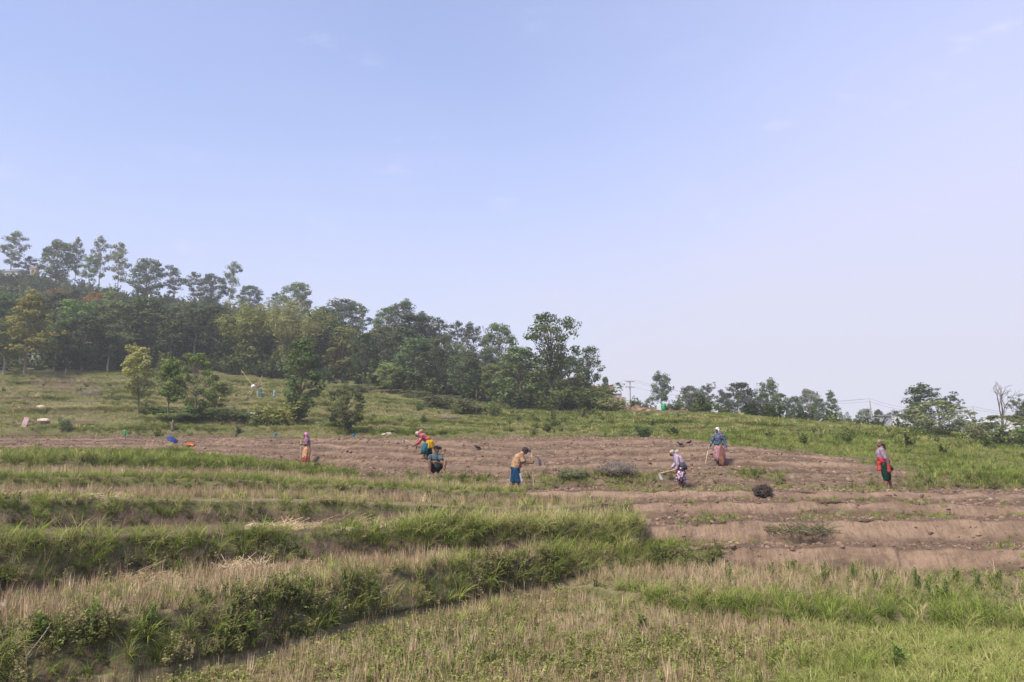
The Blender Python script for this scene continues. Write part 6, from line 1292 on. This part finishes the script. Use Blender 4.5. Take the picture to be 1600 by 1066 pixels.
rf = bmo('roof', o, plain('dark_roof', (0.11, 0.11, 0.12), 0.7, 0.2), lambda bm: box(bm, -18 * k, 35 * k, -2.0, 2.0, zt - 0.057, zt + 0.05)); bmo('side_roof', rf, M_TIN, lambda bm: box(bm, -38 * k, -18 * k - 0.003, -1.9, 1.9, zt - 0.247, zt - 0.13))
for x_ in (8, 12.5): window(o, x_ * k, zt - 1.0, 0.34, 0.55, -1.8)
for x_ in (-10, 26): window(o, x_ * k, zt - 1.1, 0.5, 0.5, -1.8)
o, p = house_at('metal_shed', 1522, 104, 'grey metal shed with pale tin roof left of the bare tree', 'shed'); zt = zrow(655, 104) - p.z; k = 104 / FPX
bmo('wall', o, M_GREYW, lambda bm: box(bm, -14 * k, 8 * k, -1.5, 1.5, -1, zt - 0.7)); bmo('rusty_panel', o, plain('rust', (0.24, 0.12, 0.08), 0.9, 0.4, 3), lambda bm: box(bm, 1 * k, 6 * k, -1.56, -1.503, zt - 0.55 - 0.6, zt - 0.35)); bmo('rusty_panel', o, plain('rust', (0.24, 0.12, 0.08)), lambda bm: box(bm, -8 * k, -2 * k, -1.55, -1.503, zt - 0.95, zt - 0.72))
def wavy(bm, x0, x1, y0, y1, z0, z1, n=24):
    R0, R1 = [], []
    for i in range(n + 1):
        x = x0 + (x1 - x0) * i / n; h_ = 0.03 * (i % 2); R0.append(bm.verts.new((x, y0, z0 + h_))); R1.append(bm.verts.new((x, y1, z1 + h_)))
    for i in range(n): bm.faces.new((R0[i], R0[i + 1], R1[i + 1], R1[i]))
    for v in list(bm.verts): pass
r_ = bmo('roof', o, plain('pale_tin', (0.62, 0.63, 0.66), 0.4, 0.12, 3, 0.2), lambda bm: wavy(bm, -3 * k, 30 * k, -1.9, 1.7, zt - 0.45, zt)); r_.modifiers.new('t', 'SOLIDIFY').thickness = 0.03
bmo('gable_wall', o, M_WHITE, lambda bm: box(bm, 8 * k + 0.003, 28 * k, -1.45, 1.4, -1, zt - 0.5))
o, p = house_at('white_shed', 1596, 96, 'white shed wall cut by the right edge of the photo', 'shed'); zt = zrow(652, 96) - p.z; k = 96 / FPX
bmo('wall', o, M_WHITE, lambda bm: box(bm, -14 * k, 40 * k, -1.5, 1.5, -1, zt)); bmo('roof', o, M_TIN, lambda bm: box(bm, -16 * k, 42 * k, -1.7, 1.7, zt + 0.003, zt + 0.12)); window(o, 14 * k, zt - 1.2, 0.6, 0.7, -1.5)
o, p = house_at('hilltop_house', 10, 206, 'small grey house on the hilltop at far left'); zt = zrow(421, 206) - p.z; zt = max(zt, 2.0)
bmo('wall', o, M_WHITE, lambda bm: box(bm, -3, 1.3, -2, 2, -1, zt - 0.9)); bmo('roof', o, M_TIN, lambda bm: [bm.faces.new([bm.verts.new(c) for c in f]) for f in (((-3.3, -2.3, zt - 1.0), (1.6, -2.3, zt - 1.0), (1.6, 0, zt), (-3.3, 0, zt)), ((-3.3, 2.3, zt - 1.0), (-3.3, 0, zt), (1.6, 0, zt), (1.6, 2.3, zt - 1.0)), ((1.6, -2.3, zt - 1.0), (1.6, 2.3, zt - 1.0), (1.6, 0, zt)), ((-3.3, -2.3, zt - 1.0), (-3.3, 0, zt), (-3.3, 2.3, zt - 1.0)), ((-3.3, -2.3, zt - 1.0), (-3.3, 2.3, zt - 1.0), (1.6, 2.3, zt - 1.0), (1.6, -2.3, zt - 1.0)))]); window(o, 0.2, zt - 2.0, 0.7, 0.8, -2.0)
o, p = house_at('beige_tower', 38, 206, 'narrow beige building on the hilltop right of the grey house', 'building'); zt = max(zrow(419, 206) - p.z, 2.2)
bmo('wall', o, plain('beige_wall', (0.55, 0.40, 0.28), 0.9, 0.15, 2), lambda bm: box(bm, -0.65, 0.65, -0.8, 0.8, -1, zt - 0.25)); bmo('roof', o, plain('beige_wall', (0.55, 0.40, 0.28)), lambda bm: box(bm, -0.85, 0.85, -1.0, 1.0, zt - 0.247, zt)); window(o, 0.0, zt - 1.2, 0.5, 0.6, -0.8)
# tank and sheet on the crest
p = on_ground(1037, 640, 79); o = empty('green_drum', p); tag(o, 'green plastic drum on the crest under the lone tree', 'drum'); zt = max(zrow(631, 79) - p.z, 0.5)
bmo('barrel', o, GRN, lambda bm: (cone_part(bm, (0, 0, 0), (0, 0, zt * 0.9), 0.20, 0.21, 18, 'flat')), True); bmo('lid', o, GRN, lambda bm: cone_part(bm, (0, 0, zt * 0.9 + 0.003), (0, 0, zt), 0.225, 0.21, 18, 'flat'))
for z_ in (0.3, 0.62): bmo('hoop', o, GRN, lambda bm, z_=z_: cone_part(bm, (0, 0, zt * z_), (0, 0, zt * z_ + 0.04), 0.22, 0.22, 18, 'flat'))
p = on_ground(1030, 640, 79.5); o = empty('metal_sheet', p); tag(o, 'pale blue-grey metal sheet standing left of the green drum', 'sheet'); r_ = bmo('sheet', o, plain('blue_sheet', (0.45, 0.50, 0.58), 0.5, 0.1), lambda bm: wavy(bm, -0.22, 0.2, 0, 0.12, 0.0, max(zrow(631, 79.5) - p.z, 0.5), 8)); r_.modifiers.new('t', 'SOLIDIFY').thickness = 0.02; rod('prop', (0.0, 0.35, 0), (0.0, 0.12, 0.45), 0.02, 0.02, M_WOOD, o)
# utility poles and lines
M_CONC = plain('concrete_pole', (0.30, 0.29, 0.28), 0.9, 0.2, 3); M_WIRE = plain('wire', (0.10, 0.10, 0.11), 0.6, 0.1)
POLES = {}
def pole(key, u, vtop, Y, label, arms=2, lean=0.0, r=0.13, mat=None):
    p = on_ground(u, 640, Y); h_ = zrow(vtop, Y) - p.z; o = empty('utility_pole', p); tag(o, label, 'pole', 'utility poles'); dx = math.tan(lean) * h_
    rod('post', (0, 0, -0.4), (dx, 0, h_), r, r * 0.65, mat or M_CONC, o); tops = []
    for i in range(arms):
        z = h_ - 0.35 - 0.9 * i; x = dx * z / h_; bmo('crossarm', o, M_CONC, lambda bm: box(bm, x - 0.75, x + 0.75, -r - 0.12, -r * 0.5, z - 0.07, z + 0.07))
        for s in (-0.65, 0.65): rod('insulator', (x + s, -r - 0.06, z + 0.07), (x + s, -r - 0.06, z + 0.27), 0.05, 0.04, M_WHITE, o); tops.append(p + Vector((x + s, -r - 0.06, z + 0.25)))
    if not arms: tops = [p + Vector((dx, 0, h_ - 0.1)), p + Vector((dx * 0.9, 0, h_ * 0.9))] * 2
    POLES[key] = tops; return o
pole('a', 985, 593, 128, 'utility pole with crossarms left of the lone long-stemmed tree'); pole('b', 905, 596, 132, 'utility pole hidden behind the last forest trees', 1)
pole('c', 1363, 622, 112, 'dark leaning pole left of the long white shed', 0, -0.06, 0.10); pole('c2', 1394, 639, 108, 'short thin leaning pole in front of the white shed', 0, -0.05, 0.06)
pole('d', 1528, 634, 100, 'leaning pole right of the blossoming bush', 0, -0.14, 0.09); pole('e', 1521, 646, 97, 'short thin pole just left of the leaning pole by the metal shed', 0, -0.06, 0.06); pole('f', 1760, 640, 95, 'pole beyond the right edge carrying the lines on', 1, 0.0, 0.1)
def wire(a_, b__, sag, label):
    V, F = [], []; tube([np.array(a_ + (b__ - a_) * t_ + Vector((0, 0, -4 * sag * t_ * (1 - t_)))) for t_ in np.linspace(0, 1, 22)], [0.012] * 22, 5, V, F)
    o = obj('power_line', mesh_np('power_line', np.array(V), F, M_WIRE)); tag(o, label, 'wire', 'power lines')
for k1, k2, nm in (('b', 'a', 'between the forest and the crest utility pole'), ('a', 'c', 'from the crest utility pole to the dark leaning pole'), ('c', 'd', 'from the dark leaning pole to the pole by the metal shed'), ('d', 'f', 'running off the right edge of the photo')):
    A, B = POLES[k1], POLES[k2]; words = ['front upper', 'back upper', 'front lower', 'back lower']
    for i in range(min(3, max(len(A), len(B)))): wire(A[i % len(A)], B[i % len(B)], 0.9 if k2 != 'c' else 1.6, '%s wire %s' % (words[i], nm))
p = on_ground(231, 480, 160); o = empty('white_pole', p); tag(o, 'white pole sticking out of the hillside forest', 'pole'); hh = max(zrow(461, 160) - p.z, 4); rod('post', (0, 0, -0.3), (0.15, 0, hh), 0.16, 0.12, M_WHITE, o); bmo('cap', o, M_GREYW, lambda bm: cone_part(bm, (0.15, 0, hh + 0.003), (0.15, 0, hh + 0.2), 0.14, 0.10, 10, 'flat'))
# leafy weeds that stand out one by one
M_WST = plain('weed_stem', (0.10, 0.14, 0.05), 0.8, 0.2)
t = NT('weed_leaf_big'); n_ = t.noise(9, 3, 0.5, t.coord('Object')); M_WLF = t.leaf(t.mix(t.ramp(n_, 0.35, 0.65), (0.12, 0.185, 0.045), (0.20, 0.27, 0.07)), 0.3)
def big_weed(u, v, H, label, seed, L=0.11, W=0.035, n=34, group=None):
    p = hit(u, v); r = np.random.default_rng(seed); o = empty('leafy_weed', p, r.uniform(0, 6.28)); tag(o, label, 'plant', group); SV, SF, V, F = [], [], [], []
    for s in range(3):
        a = r.uniform(0, 6.28); sp_ = 0.28 * s * r.uniform(0.5, 1); top = np.array([math.cos(a) * sp_ * H, math.sin(a) * sp_ * H, H * (1 - 0.18 * s)]); tube([np.zeros(3) - [0, 0, 0.03], top * 0.5 + r.normal(size=3) * 0.01, top], [0.008, 0.006, 0.003], 6, SV, SF)
        for j in range(n):
            t_ = 0.12 + 0.88 * (j + r.random()) / n; aa = j * 2.4 + r.normal() * 0.3; el = 0.15 + 0.75 * t_ * t_; d = np.array([math.cos(aa) * math.cos(el), math.sin(aa) * math.cos(el), math.sin(el)]); up = np.array([0, 0, 1.0]) - d * d[2]; up /= np.linalg.norm(up)
            k = len(V); l = L * (1.15 - 0.6 * t_) * r.uniform(0.7, 1.2); b_ = top * t_; V += leaf_quad(b_, d, up, l, W); F.append([k, k + 1, k + 2, k + 3])
    obj('stems', mesh_np('stems', np.array(SV), SF, M_WST, True), o); obj('leaves', mesh_np('leaves', np.array(V), F, M_WLF), o)
wl_ = [(1140, 916, 0.48), (1208, 906, 0.34), (1238, 900, 0.30), (1290, 912, 0.42), (1334, 908, 0.36), (1366, 918, 0.32), (1432, 920, 0.40), (1455, 940, 0.46), (1492, 916, 0.36), (1525, 922, 0.40), (1565, 918, 0.34), (1478, 936, 0.38)]
for i, (u, v, h_) in enumerate(sorted(wl_)): big_weed(u, v, h_, 'bushy green weed before the dug terraces, %s from the left' % ORD[i], 60 + i, group='weeds before the dug terraces')
for i, (u, v, h_, lab) in enumerate([(462, 945, 0.62, 'tall narrow-leaved weed standing on the nearest bank'), (145, 985, 0.40, 'leafy weed on the nearest bank left of the broad-leaved one'), (235, 985, 0.38, 'broad-leaved weed in the middle of the nearest bank'), (395, 1000, 0.40, 'bright-leaved weed low on the nearest bank'), (55, 1000, 0.34, 'leafy weed near the left end of the nearest bank'), (1000, 985, 0.26, 'small leafy weed alone in the stubble field'), (1400, 1050, 0.34, 'leafy weed at the bottom right where stubble meets grass')]):
    big_weed(u, v, h_, lab, 90 + i, 0.15, 0.045, 20)
# pale blossom on two bushes
def blossom(label_part, n, seed):
    for o in list(COL.objects):
        if o.type == 'EMPTY' and o.get('label', '') == label_part:
            cr = [c for c in o.children if c.name.startswith(('crown', 'foliage'))][0]; me = cr.data; r = np.random.default_rng(seed); co = np.zeros(len(me.vertices) * 3); me.vertices.foreach_get('co', co); co = co.reshape(-1, 3); top = co[co[:, 2] > np.percentile(co[:, 2], 45)]
            V, F = [], []
            for c in top[r.integers(0, len(top), n)]:
                c = c * np.array([1.03, 1.03, 1.02])
                for _ in range(3):
                    d = r.normal(size=3); d /= np.linalg.norm(d); e = np.cross(d, r.normal(size=3)); e /= np.linalg.norm(e); k = len(V); c2 = c + r.normal(size=3) * 0.06; V += [c2 - d * 0.06, c2 + e * 0.06, c2 + d * 0.06, c2 - e * 0.06]; F.append([k, k + 1, k + 2, k + 3])
            obj('blossom', mesh_np('blossom', np.array(V), F, plain('white_blossom', (0.55, 0.55, 0.46), 0.9, 0.1)), o)
blossom('broad olive bush dotted with pale blossom on the right crest', 26, 5); blossom('low dull bush with pale blossom left of the pale leafy bush', 34, 6)

# ------------------------------------------------------------------ haze over the valley
t = NT('haze_air'); vp = t.n.new('ShaderNodeVolumePrincipled'); vp.inputs['Color'].default_value = (0.86, 0.88, 0.95, 1); vp.inputs['Density'].default_value = 0.0007; vp.inputs['Anisotropy'].default_value = 0.2
t.l.new(vp.outputs[0], t.out.inputs['Volume'])
gx = float(np.abs(GV[:, 0]).max()) + 5
hz = bmo('haze', None, t.m, lambda bm: box(bm, -gx, gx, float(GV[:, 1].min()) - 5, float(GV[:, 1].max()) + 5, float(GV[:, 2].min()) - 1, float(GV[:, 2].max()) + 22)); tag(hz, 'pale haze filling the air over the hillside', 'haze', None, 'stuff')
